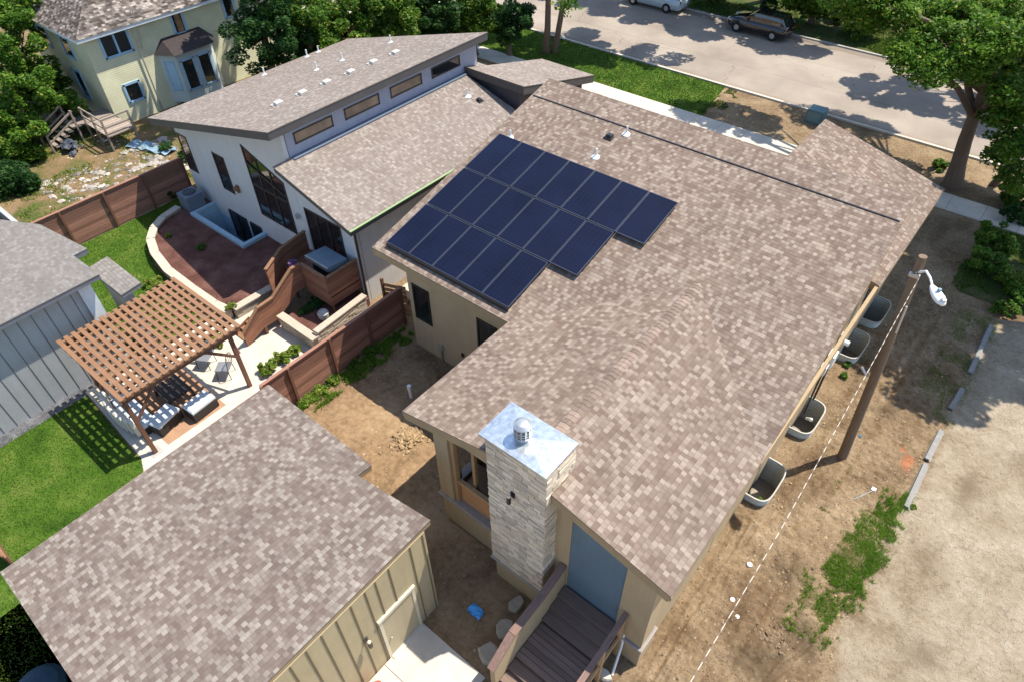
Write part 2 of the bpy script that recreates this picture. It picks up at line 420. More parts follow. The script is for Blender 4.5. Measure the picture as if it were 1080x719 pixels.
def road_mat():
    n = NT("worn_asphalt"); p = n.pos()
    a = n.noise(p, 0.25, 6, 0.6); b = n.noise(p, 30, 4, 0.7)
    c = n.ramp(n.math('ADD', n.math('MULTIPLY', a, 0.7), n.math('MULTIPLY', b, 0.3)), [(0.35, (0.215, 0.18, 0.148)), (0.5, (0.285, 0.24, 0.196)), (0.65, (0.36, 0.31, 0.255))])
    # a few meandering tar cracks
    vo = n.n("TexVoronoi", feature='DISTANCE_TO_EDGE'); vo.inputs["Scale"].default_value = 0.16
    wr = n.n("VectorMath", operation='ADD'); nz = n.n("TexNoise"); nz.inputs["Scale"].default_value = 0.8; n.l(p, nz.inputs["Vector"])
    n.l(p, wr.inputs[0]); n.l(nz.outputs["Color"], wr.inputs[1]); n.l(wr.outputs[0], vo.inputs["Vector"])
    cr = n.math('MULTIPLY', n.math('LESS_THAN', vo.outputs["Distance"], 0.004), n.math('GREATER_THAN', n.noise(p, .35, 2), .5))
    c = n.mix(n.math('MULTIPLY', cr, 0.4), c, (0.10, 0.08, 0.065))
    sp = n.n("SeparateXYZ"); n.l(p, sp.inputs[0])
    yy = n.math('ADD', n.math('ADD', sp.outputs[1], n.math('MULTIPLY', sp.outputs[0], .0066)), n.math('MULTIPLY', n.math('SUBTRACT', n.noise(p, .9, 5), .5), .5))
    for y_, w_, k_, col_ in ((42.7, .035, .4, (.14, .11, .09)), (46.0, .03, .3, (.14, .11, .09)), (39.4, .45, .4, (.22, .165, .115)), (49.3, .5, .5, (.15, .12, .09))):
        c = n.mix(n.math('MULTIPLY', n.math('LESS_THAN', n.math('ABSOLUTE', n.math('SUBTRACT', yy, y_)), w_), k_), c, col_)
    pt = n.noise(p, .5, 6, .7); c = n.mix(n.math('MULTIPLY', n.math('GREATER_THAN', pt, .62), .22), c, (.17, .145, .125))
    n.bump(b, 0.3, 0.01)
    return n.out(c, 0.9, 0, 0.15)
ROAD = road_mat()

def leafmat(name, dark, mid, light, yellow=None):
    n = NT(name)
    isl = n.n("NewGeometry").outputs["Random Per Island"]
    big = n.noise(n.pos(), 0.8, 5)
    m_ = n.math('ADD', n.math('MULTIPLY', isl, 0.5), n.math('MULTIPLY', n.math('SUBTRACT', n.math('MULTIPLY', big, 2.0), 0.5), 0.5))
    st = [(0.15, dark), (0.5, mid), (0.85, light)]
    c = n.ramp(m_, st)
    if yellow: c = n.mix(n.math('GREATER_THAN', isl, 0.93), c, yellow)
    tr = n.n("BsdfTranslucent"); n.l(c, tr.inputs["Color"])
    mx = n.n("MixShader"); mx.inputs[0].default_value = 0.45
    n.out(c, 0.55, 0, 0.25)
    n.l(n.b.outputs[0], mx.inputs[1]); n.l(tr.outputs[0], mx.inputs[2])
    n.l(mx.outputs[0], n.t.nodes["Material Output"].inputs[0])
    return n.m
LEAF = leafmat("broad_leaves", (0.03, 0.08, 0.008), (0.075, 0.17, 0.016), (0.18, 0.30, 0.035), (0.34, 0.34, 0.06))
LEAF_MID = leafmat("mid_green_leaves", (0.04, 0.10, 0.01), (0.09, 0.20, 0.018), (0.20, 0.33, 0.04), (0.36, 0.38, 0.07))  # leaf greens a little brighter than the broad leaves
LEAF_DK = leafmat("dark_leaves", (0.014, 0.045, 0.012), (0.03, 0.085, 0.018), (0.07, 0.16, 0.03))
LEAF_BR = leafmat("bright_leaves", (0.07, 0.14, 0.015), (0.15, 0.25, 0.03), (0.30, 0.36, 0.06), (0.48, 0.44, 0.10))
GRASSP = leafmat("rough_grass", (0.08, 0.18, 0.014), (0.15, 0.30, 0.025), (0.27, 0.42, 0.06), (0.36, 0.33, 0.13))
GRASSB = leafmat("grass_blades", (0.035, 0.085, 0.008), (0.08, 0.155, 0.018), (0.17, 0.235, 0.04), (0.30, 0.27, 0.10))
GRASSW = leafmat("weed_blades", (0.08, 0.15, 0.012), (0.15, 0.25, 0.03), (0.30, 0.34, 0.08), (0.4, 0.36, 0.16))
BARK = wood("tree_bark", (0.13, 0.09, 0.065), 0.1, 2, grain=3)
STONEMAT = wood("split_face_stone", (0.62, 0.525, 0.40), 0.24, 0, 0.9, grain=3)
BLOCKMAT = wood("retaining_block", (0.42, 0.355, 0.28), 0.12, 0, 0.9, grain=2)
ROCKMAT = wood("loose_rock", (0.36, 0.30, 0.23), 0.3, 0, 0.9)

# ------------------------------------------------------------------ ground
def sheet(name, poly, z, mat):
    m = MB(); m.face([(x, y, z) for x, y in poly]); return struct(m, name, mat)
WELLS = (14.0, 17.25, 21.6, 24.0)
def well_outline(N=22, w_=0.82, d_=0.66):
    pts = []
    for k in range(N + 1):
        a = -pi / 2 + pi * k / N
        pts.append((math.copysign(abs(cos(a)) ** .45, cos(a)) * d_, math.copysign(abs(sin(a)) ** .45, sin(a)) * w_))
    return pts
m = MB()
pits = [(-28.27, -24.48, 11.13, 12.2)] + [(-1.9, -1.1, y - .95, y + .95) for y in WELLS]
xc = sorted({-600, 600} | {p for q in pits for p in q[:2]}); yc = sorted({-600, 900} | {p for q in pits for p in q[2:]})
for i in range(len(xc) - 1):
    for j in range(len(yc) - 1):
        mx_, my_ = (xc[i] + xc[i + 1]) / 2, (yc[j] + yc[j + 1]) / 2
        if any(q[0] < mx_ < q[1] and q[2] < my_ < q[3] for q in pits): continue
        m.face([(xc[i], yc[j], 0), (xc[i + 1], yc[j], 0), (xc[i + 1], yc[j + 1], 0), (xc[i], yc[j + 1], 0)])
for y in WELLS:
    o = well_outline()
    for k in range(len(o) - 1):
        a, b = o[k], o[k + 1]
        def far(p):
            s_ = min(.8 / max(p[0], 1e-6), .95 / max(abs(p[1]), 1e-6)) if p[0] > .05 else .95 / abs(p[1])
            return (max(0, p[0] * s_) if p[0] > .05 else 0.0, p[1] * s_)
        fa, fb = far(a), far(b)
        m.face([(-1.9 + a[0], y + a[1], 0), (-1.9 + fa[0], y + fa[1], 0), (-1.9 + fb[0], y + fb[1], 0), (-1.9 + b[0], y + b[1], 0)])
        if (abs(fa[0] - .8) < 1e-6) != (abs(fb[0] - .8) < 1e-6):
            m.face([(-1.9 + fa[0], y + fa[1], 0), (-1.1, y + math.copysign(.95, (fa[1] + fb[1])), 0), (-1.9 + fb[0], y + fb[1], 0)])
struct(m, "ground", DIRT)
ROADZ = -0.0
# street: asphalt sheet with concrete kerbs standing beside it
sheet("street", [(-140, 39.85), (140, 38.9), (140, 48.6), (-140, 50.6)], 0.008, ROAD)
def strip(name, x0, x1, ya, yb, w, h, mat):
    m = MB(); n_ = int(abs(x1 - x0) / 3)
    for i in range(n_):
        a = x0 + (x1 - x0) * i / n_; b = x0 + (x1 - x0) * (i + 1) / n_ - 0.02
        fa = (a - x0) / (x1 - x0); fb = (b - x0) / (x1 - x0)
        y1_, y2_ = ya + (yb - ya) * fa, ya + (yb - ya) * fb
        m.prism([(a, y1_, h), (b, y2_, h), (b, y2_ + w, h), (a, y1_ + w, h)], h + 0.05)
    return struct(m, name, mat)
strip("kerb", -60, 60, 39.45, 39.05, 0.17, 0.10, CONCRETE)
strip("kerb_far", -60, 60, 50.1, 48.85, 0.17, 0.10, CONC_GREY)
# sidewalk slabs
m = MB()
for i in range(60):
    x = -45 + i * 1.5
    m.box(x, x + 1.485, 33.45, 34.95 - 0.0 * x, -0.05, 0.05)
struct(m, "sidewalk", CONCRETE)
sheet("north_lawn", [(-45, 35.0), (-14.9, 35.0), (-15.6, 39.4), (-45, 39.5)], 0.012, LAWN)
sheet("far_verge", [(-140, 50.9), (140, 49.2), (140, 140), (-140, 140)], 0.010, UNDER)
sheet("side_verge", [(0.6, 27.6), (60, 27.2), (60, 33.4), (0.1, 33.4)], 0.012, UNDER)
sheet("parking_lot", [(1.0, -30), (60, -30), (60, 27.0), (3.4, 27.4), (1.9, 26.6), (1.0, 22)], 0.012, PARKMIX)
from mathutils import noise as mnoise
def fbm(x, y, k, o=5):
    t_, a_ = 0, 1
    for _ in range(o): t_ += a_ * mnoise.noise(Vector((x * k, y * k, 1.3))); k *= 2.03; a_ *= .55
    return t_
def relief(name, x0, x1, y0, y1, st, mat, zbase, amp, mounds=(), ruts=(), hole=None):
    nx, ny = int((x1 - x0) / st), int((y1 - y0) / st); m = MB(); V = []
    for j in range(ny + 1):
        for i in range(nx + 1):
            x, y = x0 + i * st, y0 + j * st
            e_ = max(0, min(1, (x - x0) / .18, (x1 - x) / .5, (y - y0) / .3, (y1 - y) / .3))
            if hole: e_ = min(e_, max(0, min(1, max((x - hole[0]) / .15, (hole[1] - y) / .2))))
            h_ = amp * (.6 + fbm(x, y, .9)) + amp * .75 * fbm(x, y, 4.5, 4)
            for (mx_, my_, R_, hh) in mounds:
                q = ((x - mx_) ** 2 + (y - my_) ** 2) / R_ ** 2
                if q < 4: h_ += hh * math.exp(-q * 1.6) * (1 + .9 * fbm(x, y, 4, 4))
            for (xa, ya, xb, yb, w_, dp) in ruts:
                L2 = (xb - xa) ** 2 + (yb - ya) ** 2; f_ = max(0, min(1, ((x - xa) * (xb - xa) + (y - ya) * (yb - ya)) / L2))
                dd = math.hypot(x - xa - f_ * (xb - xa), y - ya - f_ * (yb - ya)) + .06 * fbm(x, y, 2)
                h_ += dp * (math.exp(-((dd - w_ * 1.6) / w_) ** 2) - 1.3 * math.exp(-(dd / w_) ** 2))
            V.append((x, y, zbase + max(-.0, h_) * e_ - .006 * (1 - e_)))
    fs = []
    for j in range(ny):
        for i in range(nx):
            cx, cy = x0 + (i + .5) * st, y0 + (j + .5) * st
            if hole and cx < hole[0] and cy > hole[1]: continue
            a_ = j * (nx + 1) + i; fs.append((a_, a_ + 1, a_ + nx + 2, a_ + nx + 1))
    m.mesh(V, fs); return struct(m, name, mat, smooth=True)
relief("side_soil", -1.72, 2.02, 3.0, 27.0, .04, PARKMIX, .018, .055,
       [(.4, 9.1, .5, .13), (.75, 9.8, .4, .06), (.25, 11.9, .45, .07), (-.2, 13.2, .4, .04), (.5, 19.4, .4, .05), (1.0, 10.6, .5, .05)],
       [(-1.35, 3.2, -1.45, 12.5, .07, .05), (-1.05, 3.2, -1.2, 12.5, .05, .03), (-.2, 3.5, .1, 12, .12, .03), (.75, 4, .8, 11, .12, .03), (.9, 8.3, 1.5, 10.8, .06, .05), (.1, 15, .3, 26, .12, .03)], hole=(-1.0, 12.85))
sheet("bare_yard", [(-15.8, -6), (-4.0, -6), (-4.3, 7.0), (-8.4, 7.0), (-8.6, 11.7), (-14.5, 11.7), (-14.6, 20), (-16.6, 20), (-16.2, 12.6), (-15.9, 7)], 0.012, DIRTYARD)
sheet("lawn", [(-22.1, -12), (-22.1, 2.55), (-17.7, 2.3), (-15.0, 1.9), (-12.5, 1.6), (-12.5, -12)], 0.012, LAWN)
sheet("back_lawn", [(-30.8, 3.5), (-22.6, 3.5), (-21.9, 7.3), (-24.4, 7.75), (-26.9, 8.05), (-28.3, 8.7), (-29.1, 9.6), (-29.5, 12.2), (-30.8, 12.2)], 0.012, LAWN)
sheet("patio", [(-22.0, 2.6), (-17.75, 2.35), (-15.95, 1.6), (-15.9, 9.1), (-17.0, 9.1), (-19.3, 9.3), (-21.0, 9.5), (-21.2, 7.8), (-21.9, 7.5)], 0.020, CONCRETE)
sheet("gravel_strip", [(-22.45, -12), (-21.75, -12), (-21.8, 2.7), (-22.4, 3.3)], 0.018, GRAVELG)
sheet("neighbour_yard", [(-75, -15), (-31.0, -15), (-30.95, 33.4), (-75, 33.4)], 0.012, ROUGHG)
relief("yard_soil", -15.5, -8.75, 5.6, 11.6, .06, DIRTYARD, .020, .04, [(-11.46, 8.39, .7, .12), (-13.8, 7.3, .5, .04), (-10.3, 6.6, .5, .05)], [(-14.6, 6.0, -12.5, 11.2, .12, .04), (-13.4, 5.8, -11.3, 11.0, .12, .035)])
m = MB(); m.prism([(-29.4, 12.2, .33), (-29.2, 10.5, .33), (-28.8, 9.4, .33), (-28.0, 8.75, .33), (-26.9, 8.35, .33), (-25.4, 8.1, .33), (-23.6, 8.1, .33), (-21.3, 8.2, .33), (-21.2, 9.0, .33), (-21.2, 12.2, .33), (-24.48, 12.2, .33), (-24.48, 11.13, .33), (-28.27, 11.13, .33), (-28.27, 12.2, .33)], .34)
struct(m, "mulch_bed", MULCH)
m = MB(); m.box(-6.82, -4.62, 2.9, 4.27, -.05, .06); m.box(-6.82, -4.62, 1.2, 2.885, -.05, .055); struct(m, "concrete_pad", CONCRETE)

# ------------------------------------------------------------------ shared building pieces
def uv_x(x0, z0=0):      # courses run along x, slope along y
    def fn(slope):
        k = math.sqrt(1 + slope * slope)
        return lambda p: (p[0], p[1] * k)
    return fn
def UVX(sl): k = math.sqrt(1 + sl * sl); return lambda p: (p[0] + 3.3, p[1] * k)
def UVY(sl): k = math.sqrt(1 + sl * sl); return lambda p: (p[1] + 7.7, p[0] * k * (-1 if sl < 0 else 1))

def roof(poly, uvf, parent, mat, fmat, depth=0.22, name="roof", label=None):
    m = MB(); m.prism(poly, 0.035, uvf); ro = m.build(name, mat, parent, label)
    c = Vector((0, 0, 0))
    for p in poly: c += Vector(p)
    c /= len(poly)
    ins = []
    for p in poly:
        v = Vector((c.x - p[0], c.y - p[1]));  v = v.normalized() * 0.02
        ins.append((p[0] + v.x, p[1] + v.y, p[2] - 0.037))
    m = MB(); m.prism(ins, depth); m.build("fascia", fmat, parent)
    return ro

def wallseg(m, a, b, za, zb, z0=0.0, t=0.15, inward=(0, 1)):
    """upright wall from a to b with top heights za, zb"""
    ix, iy = inward[0] * t, inward[1] * t
    g_ = 0.003 if a[1] == b[1] else 0.02
    dx, dy = b[0] - a[0], b[1] - a[1]; L_ = math.hypot(dx, dy); ex, ey = dx / L_ * g_, dy / L_ * g_
    a, b = (a[0] + ex, a[1] + ey), (b[0] - ex, b[1] - ey)
    P = [(a[0], a[1], z0), (b[0], b[1], z0), (b[0], b[1], zb), (a[0], a[1], za)]
    Q = [(x + ix, y + iy, z) for x, y, z in P]
    m.mesh(P + Q, [(0, 1, 2, 3), (7, 6, 5, 4), (0, 4, 5, 1), (1, 5, 6, 2), (2, 6, 7, 3), (3, 7, 4, 0)])

def window(parent, pts, fmat, gmat, w=0.06, out=(0, -1), proud=0.03, name="window", mull=0, label=None):
    """pts: outline on a wall plane (3-D); out: the outward direction. frame > pane"""
    o = Vector((out[0], out[1], 0))
    P = [Vector(p) for p in pts]
    c = sum(P, Vector()) / len(P)
    m = MB()
    k = len(P)
    for i in range(k):
        a, b = P[i], P[(i + 1) % k]
        e = (b - a).normalized()
        nrm = o.cross(e); 
        if nrm.dot(c - a) < 0: nrm = -nrm
        a2, b2 = a + nrm * w, b + nrm * w
        tang = (b - a).length
        q = [a, b, b2 - e * w * 0.3, a2 + e * w * 0.3]
        F = [v + o * proud for v in q]; B = [v - o * 0.05 for v in q]
        m.mesh(F + B, [(0, 1, 2, 3), (7, 6, 5, 4), (0, 4, 5, 1), (1, 5, 6, 2), (2, 6, 7, 3), (3, 7, 4, 0)])
    for j in range(mull):
        f_ = (j + 1) / (mull + 1)
        lo = P[0].lerp(P[1], f_); hi = P[3].lerp(P[2], f_)
        m.beam(lo + o * (proud - .01), hi + o * (proud - .01), w * 0.9, 0.04, up=(out[0], out[1], 0))
    fr = m.build(name, fmat, parent, label)
    g = MB(); g.face([p.lerp(c, 0.03) + o * 0.006 for p in P])
    g.build("pane", gmat, fr)
    return fr

def vent_pipe(parent, p, h=0.45, r_=0.032, mat=None):
    h *= .8; r_ = .034
    m = MB(); x, y, z = p
    m.lathe((x, y, z - 0.05), [(0.17, 0), (0.17, 0.03), (0.07, 0.10), (r_, 0.12), (r_, h), (r_ * .7, h), (r_ * .7, h - .05)], 12)
    return m.build("vent_pipe", mat or WHITEP, parent, smooth=False)

def roof_vent(parent, p, mat, s=0.28, axis=0):
    m = MB(); x, y, z = p
    m.bev(x - s / 2, x + s / 2, y - s / 2, y + s / 2, z - .1, z + .12, 0.03)
    m.bev(x - s * .8, x + s * .8, y - s * .8, y + s * .8, z - .1, z + .02, 0.005)
    return m.build("roof_vent", mat, parent)

# ------------------------------------------------------------------ house with the solar panels
ZE, SL = 4.7, 0.248
def zm(y): return ZE + SL * (y - 10.93)
HOUSE = thing("tan_house", (-8, 13, 0), "large tan stucco house with a brown shingle roof and stone chimney", "house")
R0 = (-5.38, 14.76, 5.65)
main_poly = [(-15.07, 10.93, zm(10.93)), (-9.28, 10.93, zm(10.93)), R0, (-1.51, 10.93, zm(10.93)), (-1.58, 17.1, zm(17.1)), (-1.72, 20.5, zm(20.5)), (-15.07, 20.5, zm(20.5))]
m = MB(); m.prism(main_poly, 0.035, UVX(SL)); m.build("roof", SH_MAIN, HOUSE)
m = MB()
def fasc(m, a, b, h=0.24, t=0.04, dz=-0.037):
    m.beam((a[0], a[1], a[2] + dz - h / 2), (b[0], b[1], b[2] + dz - h / 2), t, h)
P_ = main_poly
fasc(m, (-15.05, 10.95, P_[0][2]), (-9.25, 10.95, P_[0][2]))
fasc(m, (-15.05, 10.95, P_[0][2]), (-15.05, 20.48, P_[6][2]))
fasc(m, (-15.05, 20.48, P_[6][2]), (-1.75, 20.48, P_[5][2]), 0.3)
fasc(m, (-1.54, 11.0, P_[3][2]), (-1.60, 17.1, P_[4][2])); fasc(m, (-1.60, 17.1, P_[4][2]), (-1.74, 20.48, P_[5][2]))
# wing
fasc(m, (-9.26, 6.74, 4.7), (-9.26, 10.95, 4.7)); fasc(m, (-1.53, 6.74, 4.7), (-1.53, 10.95, 4.7))
fasc(m, (-9.26, 6.72, 4.7), (-6.28, 6.72, 4.7 + 2.98 * .2448), 0.26); fasc(m, (-4.57, 6.72, 5.46), (-1.53, 6.72, 4.7), 0.26)
fasc(m, (-6.28, 6.72, 5.43), (-6.28, 7.7, 5.43), .2); fasc(m, (-4.57, 6.72, 5.45), (-4.57, 7.7, 5.45), .2)
# eave band on the street side wall and the rear wing
m.box(-1.6, -1.5, 10.9, 19.1, 4.45, 4.70)
m.build("fascia", FASCIA_TAN, HOUSE)
wl = (5.65 - 4.7) / (9.28 - 5.38)
wr = (5.65 - 4.7) / (5.38 - 1.51)
m = MB(); m.prism([(-9.28, 6.7, 4.7), (-6.27, 6.7, 4.7 + wl * 3.01), (-6.27, 7.62, 4.7 + wl * 3.01), (-5.38, 7.62, 5.65), (-5.38, 14.76, 5.65), (-9.28, 10.93, 4.7)], 0.035, UVY(wl)); m.build("roof", SH_MAIN, HOUSE)
m = MB(); m.prism([(-5.38, 7.62, 5.65), (-4.58, 7.62, 5.65 - wr * .8), (-4.58, 6.7, 5.65 - wr * .8), (-1.51, 6.7, 4.7), (-1.51, 10.93, 4.7), (-5.38, 14.76, 5.65)], 0.035, UVY(-wr)); m.build("roof", SH_MAIN, HOUSE)
# valleys
for a, b in (((-9.28, 10.93, 4.7), R0), ((-1.51, 10.93, 4.7), R0)):
    pass
# ridge caps, each lapping the last
m = MB()
for k in range(48):
    y = 7.75 + k * 0.147
    z = 5.652; w_ = 0.14; t = random.uniform(0.002, 0.006)
    m.mesh([(-5.38 - w_, y, z - w_ * wl + t + .010), (-5.38, y, z + t + 0.012), (-5.38 + w_, y, z - w_ * wr + t + .010),
            (-5.38 - w_, y + .15, z - w_ * wl + .004), (-5.38, y + .15, z + .006), (-5.38 + w_, y + .15, z - w_ * wr + .004),
            (-5.38 - w_, y, z - w_ * wl - .005), (-5.38 + w_, y, z - w_ * wr - .005)],
           [(0, 1, 4, 3), (1, 2, 5, 4), (6, 1, 0), (6, 7, 2, 1)])
CAPM = wood("ridge_cap_shingle", (0.205, 0.152, 0.12), 0.3, 1, 0.9)
m.build("ridge_cap", CAPM, HOUSE)
# rear wing low on the street side
z2 = 5.95
m = MB(); k2 = (z2 - 4.72) / (6.2 - 1.48)
pz = lambda x: 4.72 + k2 * (-1.48 - x)
m.prism([(-1.48, 19.15, 4.72), (-1.48, 26.1, 4.72), (-6.2, 26.1, z2), (-6.2, 20.3, z2), (-1.93, 20.3, pz(-1.93)), (-1.93, 19.15, pz(-1.93))], 0.035, UVY(-k2)); m.build("roof", SH_MAIN, HOUSE)
m = MB(); fasc(m, (-1.5, 19.17, 4.72), (-1.5, 26.08, 4.72)); fasc(m, (-1.5, 26.08, 4.72), (-6.18, 26.08, z2)); fasc(m, (-6.18, 26.08, z2), (-6.18, 20.5, z2)); fasc(m, (-1.5, 19.17, 4.72), (-1.9, 19.17, pz(-1.9)))
m.build("fascia", FASCIA_TAN, HOUSE)
m = MB(); m.box(-15.0, -1.76, 19.385, 19.43, zm(19.4) - .02, zm(19.4) + .03); m.build("ridge_vent", BLACKM, HOUSE)
# walls
m = MB()
SO = -0.27
wallseg(m, (-14.5, 11.72), (-8.6, 11.72), zm(11.72) + SO + .1, zm(11.72) + SO + .1)
wallseg(m, (-14.5, 11.72), (-14.5, 20.2), zm(11.72) + SO, zm(20.2) + SO, inward=(1, 0))
wallseg(m, (-14.5, 20.2), (-1.9, 20.2), zm(20.2) + SO, zm(20.2) + SO, inward=(0, -1))
wallseg(m, (-1.9, 10.9), (-1.9, 20.2), zm(10.9) + SO, zm(20.2) + SO, inward=(-1, 0))
wallseg(m, (-1.9, 7.05), (-1.9, 10.9), 4.5, 4.5, inward=(-1, 0))
wallseg(m, (-8.6, 8.3), (-8.6, 11.87), 4.5, 4.5, inward=(1, 0))
wallseg(m, (-8.6, 7.05), (-8.6, 8.3), 1.2, 1.2, inward=(1, 0))
wallseg(m, (-1.9, 20.2), (-1.9, 25.7), 4.5, 4.5, inward=(-1, 0)); wallseg(m, (-5.9, 25.7), (-1.9, 25.7), 5.6, 4.5, inward=(0, -1)); wallseg(m, (-5.9, 20.2), (-5.9, 25.7), 5.6, 5.6, inward=(1, 0))
# sunroom knee wall, corner column, header, gable
wallseg(m, (-8.6, 7.05), (-6.25, 7.05), 1.2, 1.2)
m.box(-8.62, -8.12, 7.035, 7.45, 1.3, 4.62)
m.box(-8.12, -6.25, 7.05, 7.3, 4.25, 4.75)
wallseg(m, (-8.6, 7.06), (-5.4, 7.06), 4.45, 5.24, 4.45); wallseg(m, (-5.4, 7.06), (-1.95, 7.06), 5.24, 4.45, 4.2)
# entry column, right
m.box(-2.64, -1.87, 6.98, 7.6, 0.95, 4.5); m.box(-2.7, -1.83, 6.93, 7.7, 0, 0.85)
wallseg(m, (-4.6, 7.0), (-4.15, 7.0), 4.6, 4.6)
m.build("wall", STUCCO, HOUSE)
for q in ((-8.68, -6.2, 6.97, 7.25, 1.2, 1.3), (-8.68, -8.4, 7.26, 8.3, 1.2, 1.3), (-2.74, -1.8, 6.9, 7.7, .855, .945)):
    m = MB(); m.bev(*q, .02); m.build("stone_ledge", LEDGE, HOUSE)
m = MB(); m.box(-4.15, -2.64, 7.02, 7.1, 1.1, 4.6); m.build("entry_wall", BLUEWALL, HOUSE, "flat dark blue entry wall")
# sunroom inside: floor, back wall, studs, board, dark glazing
m = MB(); m.box(-8.4, -4.7, 7.3, 10.6, 1.05, 1.15); m.box(-8.4, -4.7, 10.6, 10.7, 1.15, 4.5); m.build("floor", W_RAW, HOUSE)
m = MB()
m.box(-8.1, -7.98, 7.1, 7.24, 1.3, 4.25); m.box(-7.55, -7.45, 7.3, 7.42, 1.3, 4.25); m.box(-8.1, -6.3, 7.12, 7.24, 2.22, 2.32); m.box(-6.75, -6.63, 7.1, 7.24, 1.3, 2.22); m.build("stud", W_RAW, HOUSE)
m = MB(); m.box(-7.95, -6.8, 7.2, 7.23, 1.32, 2.2); m.build("sheathing_board", W_OSB, HOUSE)
m = MB(); m.box(-7.3, -6.3, 7.26, 7.28, 2.32, 3.6); m.build("glazing", GLASS, HOUSE)
# windows of the yard wall
window(HOUSE, [(-14.28, 11.72, 1.5), (-13.46, 11.72, 1.5), (-13.46, 11.72, 3.1), (-14.28, 11.72, 3.1)], BLACKM, GLASS, 0.07)
window(HOUSE, [(-11.28, 11.72, 1.5), (-10.4, 11.72, 1.5), (-10.4, 11.72, 3.2), (-11.28, 11.72, 3.2)], BLACKM, GLASS, 0.07)
m = MB(); m.tube([(-13.1, 11.66, 0), (-13.1, 11.66, .75), (-13.1, 11.72, .85)], .035); m.box(-13.18, -13.02, 11.64, 11.71, .6, .85); m.build("conduit", GALV, HOUSE)
m = MB(); m.box(-12.1, -12.0, 11.66, 11.72, .9, 1.05); m.build("outlet_box", BLACKM, HOUSE)
# windows of the street-side wall
for y in (13.0, 16.6, 21.0, 23.5):
    window(HOUSE, [(-1.9, y, 2.0), (-1.9, y + 1.3, 2.0), (-1.9, y + 1.3, 3.4), (-1.9, y, 3.4)], BLACKM, GLASS, 0.07, out=(1, 0))
# roof fittings
vent_pipe(HOUSE, (-14.3, 17.2, zm(17.2)), .4); vent_pipe(HOUSE, (-10.72, 19.15, zm(19.15)), .42); vent_pipe(HOUSE, (-11.0, 17.75, zm(17.75)), .42)
roof_vent(HOUSE, (-11.15, 18.75, zm(18.75)), BLACKM, .2); roof_vent(HOUSE, (-11.75, 17.0, zm(17.0)), BLACKM, .2)
# chimney: core, split-face stones, base, cap, flue
CX0, CX1, CY0, CY1 = -6.27, -4.6, 6.55, 7.6
m = MB(); m.box(CX0 + .03, CX1 - .03, CY0 + .03, CY1, 1.0, 6.2)
rs = random.Random(3)
z = 1.05
while z < 6.18:
    hh = min(rs.choice([.08, .10, .12, .15]), 6.2 - z)
    for side in (0, 1, 2):
        a, b = ((CX0, CX1), (CY0, CY1), (CY0, CY1))[side]
        x = a
        while x < b - 0.01:
            w_ = min(rs.uniform(.14, .40), b - x)
            if b - x - w_ < .08: w_ = b - x
            d_ = rs.uniform(0.0, .028); g_ = .004
            if side == 0: m.box(x + g_, x + w_ - g_, CY0 - d_, CY0 + .05, z + g_, z + hh - g_)
            elif side == 1: m.box(CX1 - .05, CX1 + d_, x + g_, x + w_ - g_, z + g_, z + hh - g_)
            else: m.box(CX0 - d_, CX0 + .05, x + g_, x + w_ - g_, z + g_, z + hh - g_)
            x += w_
    z += hh
CH = m.build("chimney", STONEMAT, HOUSE, "tall stone-clad chimney with a flat metal cap")
m = MB(); m.box(CX0 + .08, CX1 - .1, CY0 + .04, CY1 - .1, -.02, .98); m.build("base", STUCCO, CH)
m = MB(); m.bev(CX0 - .04, CX1 + .03, CY0 - .05, CY1, .97, 1.05, .015); m.build("ledge", LEDGE, CH)
m = MB()
zc = 6.2
m.mesh([(-6.44, 6.5, zc), (-4.58, 6.5, zc), (-4.58, 7.66, zc), (-6.44, 7.66, zc), (-6.44, 6.5, zc + .07), (-4.58, 6.5, zc + .07), (-4.58, 7.66, zc + .07), (-6.44, 7.66, zc + .07), (-5.55, 7.05, zc + .11)],
       [(0, 3, 2, 1), (0, 1, 5, 4), (1, 2, 6, 5), (2, 3, 7, 6), (3, 0, 4, 7), (4, 5, 8), (5, 6, 8), (6, 7, 8), (7, 4, 8)])
m.build("chimney_cap", SHEET, CH)
m = MB(); m.lathe((-5.6, 7.0, 6.28), [(.15, 0), (.15, .1), (.13, .12), (.13, .3), (.13, .42), (.2, .44), (.2, .47), (.12, .53), (.02, .55)], 24)
for k in range(12):
    a = 2 * pi * k / 12
    m.beam((-5.6 + .185 * cos(a), 7 + .185 * sin(a), 6.40), (-5.6 + .185 * cos(a), 7 + .185 * sin(a), 6.72), .02, .02)
for zz in (6.42, 6.5, 6.58): m.lathe((-5.6, 7.0, zz), [(.19, 0), (.195, .01), (.19, .03)], 24)
m.build("flue", GALV, CH)

def wall_lamp(loc, label, rz=0):
    t = local_thing("wall_lamp", label, "lamp")
    m = MB(); m.box(-.06, .06, -.02, .0, -.1, .1); m.beam((0, -.02, .05), (0, -.14, .05), .03, .03); m.build("bracket", BLACKM, t)
    m = MB(); m.lathe((0, -.15, -.16), [(.05, 0), (.055, .02), (.055, .2), (.05, .24), (.02, .27)], 14); m.build("shade", BLACKM, t)
    m = MB(); m.lathe((0, -.15, .09), [(.045, 0), (.05, .02), (.03, .05)], 12); m.build("glass_top", paint("warm_lamp_glass", (.75, .6, .4), .1, 3, .2), t)
    t.location = loc; t.rotation_euler = (0, 0, rz)
    return t
wall_lamp((-5.5, 6.53, 4.75), "small black and brass wall lamp on the stone chimney")

